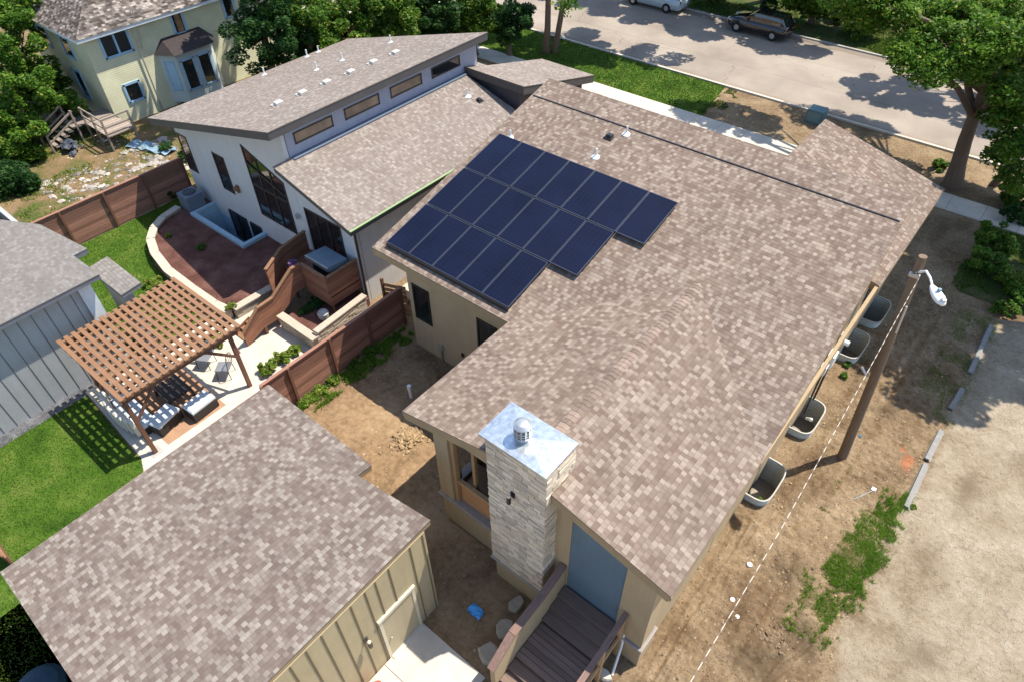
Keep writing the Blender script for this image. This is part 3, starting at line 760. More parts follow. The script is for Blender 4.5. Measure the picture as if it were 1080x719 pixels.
# entry steps
t = thing("entry_steps", (-3.4, 5.3, 0), "dark brown wooden entry steps with a landing, between a solid parapet and a railing", "steps")
lv = [(6.98, 6.68, 1.30), (6.68, 6.36, 1.15), (6.36, 6.04, 1.0)]
def step(y0, y1, z, rz_=None):
    m = MB(); m.box(-4.18, -2.5, y0, y1, z - .05, z); m.build("tread", W_STEP, t)
    if rz_: m = MB(); m.box(-4.16, -2.52, y0 + .01, y0 + .03, rz_, z - .055); m.build("riser", W_STEP, t)
for (ya, yb, z) in lv: step(yb - .02, ya - .004, z, z - .14)
m = MB(); yy = 6.0
for k in range(7): m.box(-4.18, -2.5, yy - .145, yy - .008, .80, .85); yy -= .15
m.build("landing", W_STEP, t)
m = MB(); m.box(-4.17, -2.51, 4.97, 6.06, .25, .79); m.build("landing_frame", W_STEP, t)
z = .70
m = MB(); m.box(-4.16, -2.52, yy + .01, yy + .03, .70, .79); m.build("riser", W_STEP, t)
for k in range(5): step(yy - .31, yy - .006, z, z - .13); yy -= .30; z -= .14
m = MB()
m.prism([(-4.35, 6.98, 2.25), (-4.35, 6.1, 2.0), (-4.2, 6.1, 2.0), (-4.2, 6.98, 2.25)], 2.2)
m.prism([(-4.35, 6.1, 2.0), (-4.35, 4.95, 1.95), (-4.2, 4.95, 1.95), (-4.2, 6.1, 2.0)], 1.95)
m.prism([(-4.35, 4.95, 1.95), (-4.35, 4.2, 1.45), (-4.2, 4.2, 1.45), (-4.2, 4.95, 1.95)], 1.42)
m.build("parapet", STUCCO, t)
m = MB()
m.beam((-4.275, 6.98, 2.28), (-4.275, 6.1, 2.03), .2, .05); m.beam((-4.275, 6.1, 2.03), (-4.275, 4.95, 1.98), .2, .05); m.beam((-4.275, 4.95, 1.98), (-4.275, 4.15, 1.45), .2, .05)
m.build("parapet_cap", W_RAIL, t)
m = MB()
m.beam((-2.42, 6.95, 2.2), (-2.42, 6.02, 1.98), .14, .05); m.beam((-2.42, 6.02, 1.98), (-2.42, 4.95, 1.90), .14, .05); m.beam((-2.42, 4.95, 1.9), (-2.42, 3.9, 1.2), .14, .05)
m.build("handrail", W_RAIL, t)
m = MB()
for y, z in ((6.85, 2.15), (6.02, 1.95), (5.0, 1.88), (3.95, 1.18)): m.box(-2.47, -2.37, y - .05, y + .05, 0, z - .02)
m.beam((-2.42, 6.85, 1.0), (-2.42, 5.0, .85), .05, .2); m.beam((-2.42, 5.0, .85), (-2.42, 3.9, .2), .05, .2)
m.build("rail_post", W_RAW, t)
m = MB(); m.box(-4.1, -2.6, 3.6, 6.9, .0, .12); m.build("footing", CONC_GREY, t)

# window wells by the street-side wall
well0 = None
def make_well():
    t = local_thing("window_well", "", "window well", "window wells by the street-side wall")
    m = MB(); rows = 22; o_ = well_outline()
    for j in range(rows):
        z0, z1 = -.8 + 1.12 * j / rows, -.8 + 1.12 * (j + 1) / rows
        s0, s1 = 1 + (.014 if j % 2 else -.014), 1 + (-.014 if j % 2 else .014)
        for k in range(len(o_) - 1):
            a, b = o_[k], o_[k + 1]
            m.face([(a[0] * s0, a[1] * s0, z0), (b[0] * s0, b[1] * s0, z0), (b[0] * s1, b[1] * s1, z1), (a[0] * s1, a[1] * s1, z1)])
    m.build("liner", paint("grey_well_liner", (.45, .46, .41), .06, 3, .5), t)
    m = MB()
    for k in range(len(o_) - 1):
        a, b = o_[k], o_[k + 1]
        m.prism([(a[0], a[1], .34), (b[0], b[1], .34), (b[0] * 1.055, b[1] * 1.055, .34), (a[0] * 1.055, a[1] * 1.055, .34)], .04)
    m.build("rim", paint("cream_well_rim", (.38, .37, .33), .05, 3, .6), t)
    m = MB(); m.face([(x, y, -.75) for x, y in o_]); m.build("well_floor", paint("well_gravel", (.32, .27, .21), .3, 20, .9), t)
    m = MB(); m.face([(-.001, -.8, -.8), (-.001, .8, -.8), (-.001, .8, .02), (-.001, -.8, .02)]); m.build("foundation_wall", paint("foundation", (.2, .18, .16), .1, 2, .9), t)
    m = MB(); m.box(.0, .03, -.45, .45, -.6, -.05); m.build("basement_window", GLASS, t)
    return t
wl_lab = ["grey window well nearest the corner post of the street-side wall, lowest on the slope of the photo",
          "grey window well beside the white pipe on the street-side wall", "grey window well between the meter and the utility pole top",
          "grey window well deepest in tree shade at the far end of the wall"]
wl_lab = ["grey half-round window well that the utility pole's shadow falls across",
          "grey half-round window well holding a white pipe and a stub of wood",
          "grey half-round window well below the electric meter",
          "olive-grey half-round window well in tree shade under the end of the low side roof"]
for i, y in enumerate(WELLS):
    o = make_well() if i == 0 else copy_tree(well0)
    if i == 0: well0 = o
    o.location = (-1.9, y, 0); o["label"] = wl_lab[i]

# electric meter and pipes on the side wall
t = thing("electric_meter", (-1.8, 19.0, 2.2), "grey electric meter box with its round glass on the street-side wall", "meter")
m = MB(); m.box(-1.88, -1.7, 18.8, 19.15, 1.5, 2.6); m.tube([(-1.79, 19.0, 2.6), (-1.79, 19.0, 4.4)], .04); m.build("box", GALV, t)
m = MB(); m.tube([(-1.72, 19.0, 2.35), (-1.55, 19.0, 2.35)], .09, 14); m.build("dial", WHITEP, t)
t = thing("utility_box", (-1.8, 18.2, 2), "small white service boxes with pipes on the street-side wall", "box")
m = MB(); m.box(-1.88, -1.66, 17.9, 18.3, 2.0, 2.5); m.box(-1.88, -1.7, 17.35, 17.6, 2.1, 2.45); m.build("box", WHITEP, t)
m = MB(); m.tube([(-1.75, 18.1, 2.0), (-1.75, 18.1, .2)], .035); m.tube([(-1.78, 17.5, 2.1), (-1.78, 17.5, .1)], .03); m.build("pipe", BLACKM, t)
m = MB(); m.tube([(-1.62, 17.3, .12), (-1.45, 17.0, .5), (-1.45, 16.9, .55)], .05); tag(m.build("drain_pipe", WHITEP), "white plastic pipe elbow poking out of a window well", "pipe")
m = MB(); m.tube([(-1.0, 20.9, .05), (-.75, 20.6, .05)], .05); tag(m.build("drain_pipe", WHITEP), "short white pipe offcut lying on the dirt by the window wells", "pipe")

# ------------------------------------------------------------------ solar panels, rows of seven, six and five
def cells_mat():
    n = NT("solar_cells"); uv = n.n("UVMap").outputs[0]
    sp = n.n("SeparateXYZ"); n.l(uv, sp.inputs[0])
    def line(c, k, w_):
        f_ = n.math('FRACT', n.math('MULTIPLY', c, k))
        return n.math('MAXIMUM', n.math('LESS_THAN', f_, w_), n.math('GREATER_THAN', f_, 1 - w_))
    ln = n.math('MAXIMUM', line(sp.outputs[0], 6, .022), line(sp.outputs[1], 12, .018))
    bb = line(sp.outputs[0], 30, .06)
    vr = n.noise(n.pos(), .8, 3)
    c = n.ramp(vr, [(.3, (.0035, .005, .016)), (.7, (.0055, .008, .025))])
    c = n.mix(n.math('MULTIPLY', ln, .07), c, (.10, .12, .2)); c = n.mix(n.math('MULTIPLY', bb, .0), c, (.10, .12, .2))
    m_ = n.out(c, .25, 0, .28); n.b.inputs["Coat Weight"].default_value = .0; n.b.inputs["Coat Roughness"].default_value = .12
    return m_
CELLS = cells_mat()
PFRAME = paint("dark_aluminium_frame", (.11, .12, .15), .05, 3, .35, metal=.6)
def make_panel():
    t = local_thing("solar_panel", "", "solar panel", "solar panels on the roof")
    w_, l_, h_ = 1.005, 1.955, .045
    m = MB()
    for (x0, x1, y0, y1) in ((0, w_, 0, .018), (0, w_, l_ - .018, l_), (0, .018, .018, l_ - .018), (w_ - .018, w_, .018, l_ - .018)):
        m.box(x0, x1, y0, y1, 0, h_)
    m.build("frame", PFRAME, t)
    m = MB(); m.face([(.018, .018, h_ - .005), (w_ - .018, .018, h_ - .005), (w_ - .018, l_ - .018, h_ - .005), (.018, l_ - .018, h_ - .005)], [(0, 0), (1, 0), (1, 1), (0, 1)])
    m.face([(.018, l_ - .018, h_ - .02), (w_ - .018, l_ - .018, h_ - .02), (w_ - .018, .018, h_ - .02), (.018, .018, h_ - .02)])
    m.build("cells", CELLS, t)
    m = MB()
    for y in (.35, 1.6): m.box(0, w_, y, y + .04, -.07, -.004)
    m.build("rail", BLACKM, t)
    return t
tilt = math.atan(SL)
ordn = ["first", "second", "third", "fourth", "fifth", "sixth", "seventh"]
pan0 = None
rows = [(11.23, -14.63, 5, "bottom row of five", "bottom"), (13.17, -14.63 + .0, 6, "middle row of six", "middle"), (15.11, -14.63, 7, "top row of seven", "top")]
for (y, x0, n_, rn, _) in rows:
    for k in range(n_):
        o = make_panel() if pan0 is None else copy_tree(pan0)
        if pan0 is None: pan0 = o
        ex = " nearest the white neighbour house" if k == 0 else (" at the stepped end" if k == n_ - 1 else "")
        o["label"] = "dark blue solar panel, %s along from the gutter corner in the %s" % (ordn[k], rn)
        yy = y
        o.location = (x0 + k * 1.03, yy, zm(yy) + .13)
        o.rotation_euler = (tilt, 0, 0)
t = thing("panel_skirt", (-12, 11.2, zm(11.2)), "black metal skirt along the lower edge of the solar array", "trim")
m = MB(); m.beam((-14.63, 11.20, zm(11.2) + .085), (-9.5, 11.20, zm(11.2) + .085), .03, .13); m.build("skirt", BLACKM, t)

# ------------------------------------------------------------------ garage in the foreground
GAR = thing("tan_garage", (-10, 2, 0), "tan board-and-batten garage with a large grey-brown shingle roof in the foreground", "garage")
gz = lambda x: 2.9 + .153 * (x + 14.4)
def gpx(u, v):
    q = CM.T @ np.array([u - 540, v - 359.5, FPX])
    # plane z = 2.9+.153*(x+14.4)
    t_ = (H - 2.9 - .153 * 14.4) / (.153 * q[0] - q[2])
    return (q[0] * t_, q[1] * t_, H + q[2] * t_)
A_, B_, C_, D_, E_ = gpx(1.1, 602), gpx(283.6, 405.5), gpx(391.9, 490), gpx(377.4, 500.6), gpx(454, 548)
near = -1.9
g_poly = [(A_[0], near, gz(A_[0])), (E_[0], near - .0, gz(E_[0])), (E_[0], E_[1], gz(E_[0])), D_, C_, (B_[0], B_[1], gz(B_[0]))]
roof(g_poly, UVY(.153), GAR, SH_GARAGE, FASCIA_TAN, .16)
m = MB(); m.beam((A_[0], near, gz(A_[0]) - .12), (A_[0], B_[1], gz(B_[0]) - .12), .05, .16); m.build("fascia", paint("rusty_brown_fascia", (.16, .09, .07), .1, 3), GAR)
gx1 = -6.85
m = MB()
wallseg(m, (gx1, -1.6), (gx1, 4.91), gz(gx1) - .21, gz(gx1) - .21, inward=(-1, 0))
wallseg(m, (-14.1, 4.91), (gx1, 4.91), gz(-14.1) - .21, gz(gx1) - .21, inward=(0, -1))
wallseg(m, (-14.1, -1.6), (-14.1, 4.91), gz(-14.1) - .21, gz(-14.1) - .21, inward=(1, 0))
wallseg(m, (-14.1, -1.6), (gx1, -1.6), gz(-14.1) - .21, gz(gx1) - .21, inward=(0, 1))
m.build("wall", BATTEN_TAN, GAR)
m = MB()
y = 4.85
ys = [4.82, 4.42, 3.05, 2.65, 2.25, 1.85, 1.45, 1.05, .65, .25, -.15, -.55, -.95, -1.35]
for y in ys: m.box(gx1 + .002, gx1 + .022, y - .014, y + .014, .05, gz(gx1) - .22)
for y in (3.35, 3.75): m.box(gx1 + .002, gx1 + .022, y - .014, y + .014, 2.25, gz(gx1) - .22)
m.build("batten", paint("tan_batten", (.17, .13, .07), .05, 3, .7), GAR)
m = MB(); m.box(gx1 + .002, gx1 + .02, 3.2, 4.16, .1, 2.1); dr = m.build("door", paint("tan_door", (.43, .36, .23), .04, 2, .5), GAR)
m = MB(); m.lathe((gx1 + .06, 3.3, 1.0), [(.02, -.03), (.035, 0), (.02, .03)], 10); m.build("handle", GALV, dr)
m = MB(); m.box(gx1 + .004, gx1 + .07, 3.08, 4.28, 2.12, 2.24); m.box(gx1 + .003, gx1 + .035, 3.1, 3.19, .06, 2.12); m.box(gx1 + .003, gx1 + .035, 4.17, 4.26, .06, 2.12); m.build("door_trim", paint("cream_trim", (.62, .55, .40), .04, 2, .5), GAR)
m = MB(); m.box(gx1 + .003, gx1 + .14, 3.15, 4.2, .0, .09); m.build("threshold", CONCRETE, GAR)
wall_lamp((gx1 + .01, 2.68, 2.0), "small round black wall lamp beside the tan garage door", pi / 2)
# red hose coil on the wall foot
m = MB()
pts = []
for k in range(90):
    a = k * .55; pts.append((gx1 + .28 + .11 * cos(a), 2.1 + k * .004 + .1 * sin(a), .08 + .5 * (1 - k / 90) + .03 * sin(a * 2)))
m.tube(pts, .022, 6)
tag(m.build("hose", paint("red_hose", (.62, .09, .07), .15, 8, .4)), "coiled red hose hanging at the foot of the garage wall", "hose")

# ------------------------------------------------------------------ grey shed
SHED = thing("grey_shed", (-25, 2, 0), "grey board-and-batten shed with a plain grey shingle roof", "shed")
SZ = 4.02
sp_ = [(-21.84, -4.0, SZ), (-21.84, 4.87, SZ), (-23.6, 4.87, SZ + .12), (-23.6, 5.45, SZ + .12), (-25.2, 5.45, SZ + .3), (-29.0, 5.45, SZ + .5), (-29.0, -4.0, SZ + .5)]
k_ = .075
sp_ = [(x, y, SZ + k_ * (-21.84 - x)) for x, y, _ in sp_]
c1, c2, c3, c4, c5 = px(104.5, 289, 4.02), px(77.7, 270, 4.12), px(92, 262.5, 4.12), px(41, 234.7, 4.4), px(0, 256, 4.4)
sp_ = [(-21.84, -4.0, 4.02), (-21.84, c1[1], 4.02), (c2[0], c2[1], SZ + k_ * (-21.84 - c2[0])), (c3[0], c3[1], SZ + k_ * (-21.84 - c3[0])), (c4[0], c4[1], SZ + k_ * (-21.84 - c4[0])), (-29.5, 2.5, SZ + k_ * 7.45), (-29.5, -4.0, SZ + k_ * 7.45)]
roof(sp_, UVY(-k_), SHED, SH_SHED, FASCIA_GREY, .16)
m = MB()
wallseg(m, (-22.3, -4), (-22.3, 4.5), 3.84, 3.84, inward=(-1, 0)); wallseg(m, (-29.0, 4.5), (-22.3, 4.5), 4.1, 3.84, inward=(0, -1)); wallseg(m, (-29, -4), (-29, 4.5), 4.1, 4.1, inward=(1, 0))
m.build("wall", SHEDWALL, SHED)
m = MB()
for k in range(20): m.box(-22.298, -22.285, -3.9 + k * .43, -3.882 + k * .43, .05, 3.7)
m.build("batten", paint("dark_grey_batten", (.10, .105, .11), .05, 3), SHED)
m = MB(); m.box(-22.25, -22.2, 4.1, 4.52, 0, 3.6); m.build("corner_board", WHITEFRAME, SHED)
a1, a2, a3, a4 = px(92, 283, 3.3), px(113, 270.5, 3.3), px(148.5, 298, 3.0), px(113, 309.7, 3.0)
q0 = Vector(a1); q1 = Vector(a2); q2 = Vector(a3); q3 = q0 + (q2 - q1)
roof([tuple(q0), tuple(q3), tuple(q2), tuple(q1)], UVX(.02), SHED, SH_SHED, FASCIA_GREY, .14)
m = MB(); m.box(q0.x + .2, q3.x - .25, q0.y + .2, q1.y - .25, 0, 2.85); m.build("wall", SHEDWALL, SHED)

# ------------------------------------------------------------------ pergola
t = PG = thing("pergola", (-18.5, 4.5, 0), "brown timber pergola with a lattice of slats shading the patio", "pergola")
xs = (-20.45, -16.65); ysg = (2.62, 6.3)
for x, y in ((-16.62, 2.62), (-16.66, 6.1), (-20.05, 2.8), (-20.05, 6.1)):
    m = MB(); m.box(x - .06, x + .06, y - .06, y + .06, 0, 2.42); m.build("post", W_PERGD, t)
for a, b in (((-20.25, 2.62, 2.42), (-16.5, 2.62, 2.42)), ((-20.25, 6.3, 2.42), (-16.5, 6.3, 2.42)), ((-16.6, 2.66, 2.42), (-16.6, 6.26, 2.42)), ((-20.1, 2.66, 2.42), (-20.1, 6.26, 2.42))):
    m = MB(); m.beam(a, b, .05, .17); m.build("beam", W_PERGD, t)
for a, b in (((-16.62, 2.65, 1.5), (-16.62, 3.5, 2.35)), ((-16.62, 6.05, 1.5), (-16.62, 5.2, 2.35)), ((-16.65, 2.62, 1.5), (-17.6, 2.62, 2.35)), ((-20.3, 2.8, 1.5), (-19.4, 2.7, 2.35)), ((-20.3, 6.1, 1.5), (-19.4, 6.2, 2.35)), ((-16.65, 6.2, 1.5), (-17.5, 6.25, 2.35))):
    m = MB(); m.beam(a, b, .06, .08); m.build("brace", W_PERGD, t)
for k in range(11):
    x = -20.12 + k * .36
    m = MB(); m.beam((x, 2.5, 2.59), (x, 6.45, 2.59), .085, .12); m.build("rafter", W_PERG, t)
for k in range(18):
    y = 2.56 + k * .2265
    m = MB(); m.beam((-20.28, y, 2.645), (-16.42, y + random.uniform(-.01, .01), 2.645), .132, .035, (0, 0, 1)); m.build("slat", W_PERG, t)
m = MB(); m.box(-16.85, -16.45, 2.45, 2.8, 0, .03); m.build("foot_plate", CONC_GREY, t)
PG.location = Vector(PG.location) * (18 / 17); PG.scale = (18 / 17,) * 3

# patio furniture
WICK = paint("dark_wicker", (.035, .028, .025), .3, 30, .7, .8, 60)
CUSH = paint("pale_blue_grey_cushion", (.50, .57, .62), .06, 4, .9, .2, 20)
def ottoman(loc, rz, label, w=.95, d=.62):
    t = local_thing("wicker_ottoman", label, "ottoman")
    m = MB(); m.bev(-w / 2, w / 2, -d / 2, d / 2, .04, .40, .02); m.build("base", WICK, t)
    m = MB(); m.bev(-w / 2 + .01, w / 2 - .01, -d / 2 + .01, d / 2 - .01, .405, .52, .04); m.build("cushion", CUSH, t)
    t.location = loc; t.rotation_euler = (0, 0, rz)
ottoman((-17.95, 4.75, .02), rad(-85), "pale cushioned dark wicker ottoman on the rug edge, farther from the front pergola post")
ottoman((-18.35, 3.65, .02), rad(-75), "pale cushioned dark wicker ottoman just behind the front pergola post")
t = thing("sofa", (-20.2, 3.4, 0), "curved pale cushioned outdoor sofa under the pergola edge by the lawn", "sofa")
m = MB(); m2 = MB(); m3 = MB()
for k in range(9):
    f_ = (k - 4) / 4
    y = 3.05 + .0; x = -19.55 + f_ * 1.0; yo = .16 * (1 - f_ * f_)
    m.box(x - .125, x + .125, 2.85 - yo, 3.45, .05, .35); m2.bev(x - .12, x + .12, 2.95 - yo, 3.45, .35, .47, .02); m3.bev(x - .12, x + .12, 2.72 - yo, 2.9 - yo, .2, .85, .05)
m.build("frame", WICK, t); m2.build("seat", CUSH, t); m3.build("backrest", paint("cream_cushion", (.62, .58, .50), .06, 4, .9), t)
t = thing("coffee_table", (-19.2, 4.5, 0), "low black slatted coffee table in the middle of the rug", "table")
m = MB()
for k in range(6): m.box(-19.85, -18.75, 4.1 + k * .15, 4.22 + k * .15, .38, .42)
m.build("tabletop", BLACKM, t)
for x in (-19.8, -18.8):
    for y in (4.12, 4.95):
        m = MB(); m.box(x - .03, x + .03, y - .03, y + .03, .02, .38); m.build("leg", BLACKM, t)
m = MB(); m.box(-20.6, -17.55, 3.2, 5.4, .022, .03); tag(m.build("rug", wood("brown_rug", (.34, .20, .12), .1, 0)), "flat orange-brown outdoor rug under the pergola", "rug")
def patio_chair(loc, rz, label, covered):
    t = local_thing("patio_chair", label, "chair")
    M_ = BLACKM
    m = MB(); m.bev(-.25, .25, -.25, .25, .42, .46, .02); m.build("seat", paint("grey_mesh", (.18, .19, .21), .1, 9, .7), t)
    m = MB()
    if covered: m.bev(-.25, .25, .22, .30, .46, 1.05, .05)
    else:
        pts = [(-.25, .25, .46)] + [(-.25 * cos(pi * k / 10), .3, .8 + .25 * sin(pi * k / 10)) for k in range(11)] + [(.25, .25, .46)]
        m.tube(pts, .015, 6)
        for x in (-.12, 0, .12): m.tube([(x, .27, .46), (x, .3, 1.0)], .008, 5)
    m.build("backrest", paint("slate_cushion", (.20, .25, .30), .1, 5, .9) if covered else M_, t)
    for x in (-.22, .22):
        for y in (-.22, .22):
            m = MB(); m.tube([(x, y, .42), (x * 1.1, y * 1.1, 0)], .014, 6); m.build("leg", M_, t)
    t.location = loc; t.rotation_euler = (0, 0, rz)
patio_chair((-19.75, 6.1, .02), rad(30), "patio chair with an upright slate-grey padded back on the concrete", True)
patio_chair((-18.75, 6.25, .02), rad(-50), "black wire patio chair with an open hoop back", False)

# ------------------------------------------------------------------ white neighbour house
WH = thing("white_house", (-25, 17, 0), "pale grey modern house with two beige shed roofs and a row of clerestory windows", "house")
uz = lambda x: 6.75 - .2474 * (-20.6 - x)
roof([(-30.3, 11.5, uz(-30.3)), (-20.6, 11.5, uz(-20.6)), (-20.6, 23.3, uz(-20.6)), (-30.3, 23.0, uz(-30.3))], UVY(.247), WH, SH_WHITE, FASCIA_DK, .30, label="upper beige shed roof")
lz = lambda x: 4.1 + (5.25 - 4.1) / 3.95 * (-17.05 - x)
roof([(-17.05, 11.55, 4.1), (-17.05, 22.0, 4.1), (-21.0, 22.0, 5.25), (-21.0, 11.55, 5.25)], UVY(-.29), WH, SH_WHITE, FASCIA_DK, .20, label="lower beige shed roof")
mzf = lambda y: 5.5 - .245 * (y - 22.1)
roof([(-21.8, 22.1, 5.5), (-17.6, 22.1, 5.5), (-17.6, 27.6, mzf(27.6)), (-20.8, 27.6, mzf(27.6)), (-20.8, 23.4, mzf(23.4)), (-21.8, 23.4, mzf(23.4))], UVX(-.245), WH, SH_WHITE, FASCIA_DK, .34)
m = MB()
wallseg(m, (-29.7, 12.2), (-21.05, 12.2), uz(-29.7) - .32, uz(-21.05) - .32); wallseg(m, (-21.05, 12.2), (-17.7, 12.2), lz(-21.05) - .22, lz(-17.7) - .22)
wallseg(m, (-17.7, 12.35), (-17.7, 21.8), lz(-17.7) - .22, lz(-17.7) - .22, inward=(-1, 0)); wallseg(m, (-29.7, 12.2), (-29.7, 22.8), uz(-29.7) - .32, uz(-29.7) - .32, inward=(1, 0)); wallseg(m, (-29.7, 22.8), (-17.7, 22.8), 4.2, 3.8, inward=(0, -1))
m.build("wall", WHITEWALL, WH)
m = MB(); wallseg(m, (-18.0, 22.3), (-18.0, 27.2), 5.0, 3.9, inward=(-1, 0)); wallseg(m, (-21.3, 22.35), (-18.0, 22.35), 5.1, 5.1, 3.9); m.build("wall", paint("charcoal_panel", (.09, .08, .09), .08, 2, .7), WH, "charcoal gable wall of the rear roof")
m = MB(); wallseg(m, (-21.05, 12.36), (-21.05, 23.0), uz(-21.05) - .32, uz(-21.05) - .32, 4.9, inward=(-1, 0)); m.build("clerestory_wall", CLERE, WH)
m = MB(); m.box(-21.03, -20.78, 12.4, 22.0, lz(-20.9) + .0, lz(-20.9) + .03); m.build("flashing", paint("slate_flashing", (.12, .15, .2), .05, 2, .5), WH)
for (y0, y1) in ((12.74, 14.58), (15.18, 17.01), (17.63, 19.45), (20.05, 21.85)):
    gm = CURTAIN if y0 < 20 else GLASS
    window(WH, [(-21.05, y0, 5.62), (-21.05, y1, 5.62), (-21.05, y1, 6.08), (-21.05, y0, 6.08)], DARKFRAME, gm, .05, out=(1, 0), proud=.03)
window(WH, [(-29.62, 12.2, 1.8), (-28.85, 12.2, 1.8), (-28.85, 12.2, 3.62), (-29.62, 12.2, 3.62)], DARKFRAME, GLASS)
window(WH, [(-26.85, 12.2, 1.8), (-25.98, 12.2, 1.8), (-25.98, 12.2, 3.6), (-26.85, 12.2, 3.6)], DARKFRAME, GLASS)
window(WH, [(-24.15, 12.2, 1.55), (-21.7, 12.2, 1.55), (-21.7, 12.2, 4.0), (-24.15, 12.2, 4.85)], DARKFRAME, GLASS, .07, mull=2)
m = MB(); m.beam((-24.1, 12.165, 3.1), (-21.75, 12.165, 3.1), .05, .08); m.beam((-24.1, 12.165, 4.1), (-21.75, 12.165, 3.35), .05, .07); m.build("window_bar", DARKFRAME, WH)
window(WH, [(-20.7, 12.2, 1.25), (-18.55, 12.2, 1.25), (-18.55, 12.2, 3.3), (-20.7, 12.2, 3.3)], DARKFRAME, GLASS, .07, mull=2, name="sliding_door")
for x in (-23.49,):
    for y in (13.93, 15.12, 16.38, 17.68, 18.98, 20.3):
        m = MB(); zz = uz(x); m.bev(x - .10, x + .14, y - .17, y + .17, zz - .02, zz + .14, .02); m.box(x - .2, x + .24, y - .25, y + .25, zz - .03, zz + .012); m.build("roof_vent", paint("beige_vent", (.5, .47, .43), .05, 3, .5), WH)
for (u, v, h_) in ((279, 79, .5), (324, 60, .5), (336, 55, .45), (334, 74, .5), (361, 64, .5), (412, 45, .5)):
    q = CM.T @ np.array([u - 540, v - 359.5, FPX]); t_ = (H - 6.75 - .2474 * 20.6) / (.2474 * q[0] - q[2])
    vent_pipe(WH, (q[0] * t_, q[1] * t_, H + q[2] * t_), h_, .05)
vent_pipe(WH, (-19.8, 20.9, lz(-19.8)), .5); roof_vent(WH, (-19.3, 21.1, lz(-19.3)), BLACKM, .18)
m = MB(); m.beam((-17.02, 11.55, 4.09), (-17.02, 22.0, 4.09), .07, .03); m.build("drip_edge", MINT, WH)
m = MB(); m.tube([(-17.1, 11.7, 3.95), (-17.55, 12.1, 3.6), (-17.62, 12.12, 3.4), (-17.62, 12.12, 0.1)], .05, 8); m.build("downspout", BLACKM, WH)
m = MB(); m.box(-25.6, -25.45, 12.1, 12.2, 2.1, 2.45); m.box(-25.62, -25.43, 12.0, 12.14, 2.25, 2.4); m.build("wall_light", paint("copper_light", (.3, .17, .1), .1, 4, .4, metal=.5), WH)
m = MB(); m.box(-21.28, -21.14, 12.06, 12.2, 2.6, 2.8); m.build("wall_light", GALV, WH)
# AC unit
t = thing("air_conditioner", (-28.9, 11.5, 0), "grey outdoor air conditioner at the corner of the white house", "air conditioner")
m = MB(); m.bev(-29.35, -28.5, 11.05, 11.85, .36, 1.15, .03); m.build("cabinet", paint("blue_grey_cabinet", (.15, .18, .22), .06, 3, .5), t)
m = MB(); m.lathe((-28.92, 11.45, 1.15), [(.3, 0), (.3, .02), (.24, .03), (.1, .05), (.04, .05)], 20); m.build("fan_guard", BLACKM, t)
# egress window well
t = thing("egress_well", (-26.4, 11.6, 0), "pale blue concrete egress well with glazed basement windows by the white house", "window well")
BC = paint("blue_tinted_concrete", (.36, .50, .58), .06, 2, .7)
m = MB()
m.box(-28.45, -24.3, 10.95, 11.15, .2, .48); m.box(-24.5, -24.3, 11.15, 12.2, .2, .48); m.box(-28.45, -28.25, 11.15, 12.2, .2, .48)
m.build("rim", BC, t)
m = MB(); m.box(-28.26, -24.49, 11.14, 11.2, -1.5, .19); m.box(-28.26, -28.2, 11.2, 12.2, -1.5, .19); m.box(-24.55, -24.49, 11.2, 12.2, -1.5, .19); m.box(-28.26, -24.49, 12.19, 12.25, -1.5, .02); m.build("pit_wall", BC, t)
m = MB(); m.face([(-28.2, 11.2, -1.45), (-24.55, 11.2, -1.45), (-24.55, 12.19, -1.45), (-28.2, 12.19, -1.45)]); m.build("well_floor", paint("blue_liner", (.08, .14, .19), .1, 2, .5), t)
for x0, x1 in ((-27.1, -25.75), (-25.45, -24.65)):
    window(t, [(x0, 12.16, -.9), (x1, 12.16, -.9), (x1, 12.16, .62), (x0, 12.16, .62)], BLACKM, GLASS, .05, mull=1)

# deck of the white house
t = DK = thing("deck", (-19.5, 11, 0), "red-brown wooden deck with solid board railings and stairs at the white house", "deck")
m = MB()
for k in range(11): m.box(-21.0 + k * .285, -20.73 + k * .285, 10.7, 12.15, 1.12, 1.17)
m.build("floor", W_DECK, t)
def board_rail(m, cap, a, b, zlo0, ztop0, zlo1, ztop1, n_=7):
    for k in range(n_):
        f0, f1 = k / n_, (k + .93) / n_
        P = [(a[0], a[1], zlo0 + (ztop0 - zlo0) * f0), (b[0], b[1], zlo1 + (ztop1 - zlo1) * f0), (b[0], b[1], zlo1 + (ztop1 - zlo1) * f1), (a[0], a[1], zlo0 + (ztop0 - zlo0) * f1)]
        dx, dy = b[0] - a[0], b[1] - a[1]; L = math.hypot(dx, dy); nx, ny = -dy / L * .02, dx / L * .02
        Q = [(x + nx, y + ny, z) for x, y, z in P]; P = [(x - nx, y - ny, z) for x, y, z in P]
        m.mesh(P + Q, [(0, 1, 2, 3), (7, 6, 5, 4), (0, 4, 5, 1), (1, 5, 6, 2), (2, 6, 7, 3), (3, 7, 4, 0)])
    cap.beam((a[0], a[1], ztop0 + .02), (b[0], b[1], ztop1 + .02), .13, .045)
def rail_part(*a):
    mr, mc = MB(), MB(); board_rail(mr, mc, *a); r_ = mr.build("railing", W_DECK, t); mc.build("rail_cap", W_PERG, r_)
rail_part((-19.35, 10.65), (-17.9, 10.65), .75, 2.1, .75, 2.1, 9)
rail_part((-17.9, 10.65), (-17.9, 12.15), .75, 2.1, .75, 2.1, 9)
rail_part((-20.95, 12.1), (-20.75, 10.75), 1.1, 2.1, 1.1, 2.1)
rail_part((-20.75, 10.75), (-20.15, 9.6), 1.1, 2.1, .95, 2.05)
rail_part((-19.4, 10.62), (-19.4, 10.2), 1.0, 2.1, 1.0, 2.1, 6)
rail_part((-19.4, 10.2), (-19.4, 9.15), 1.0, 2.1, .35, 1.38, 6)
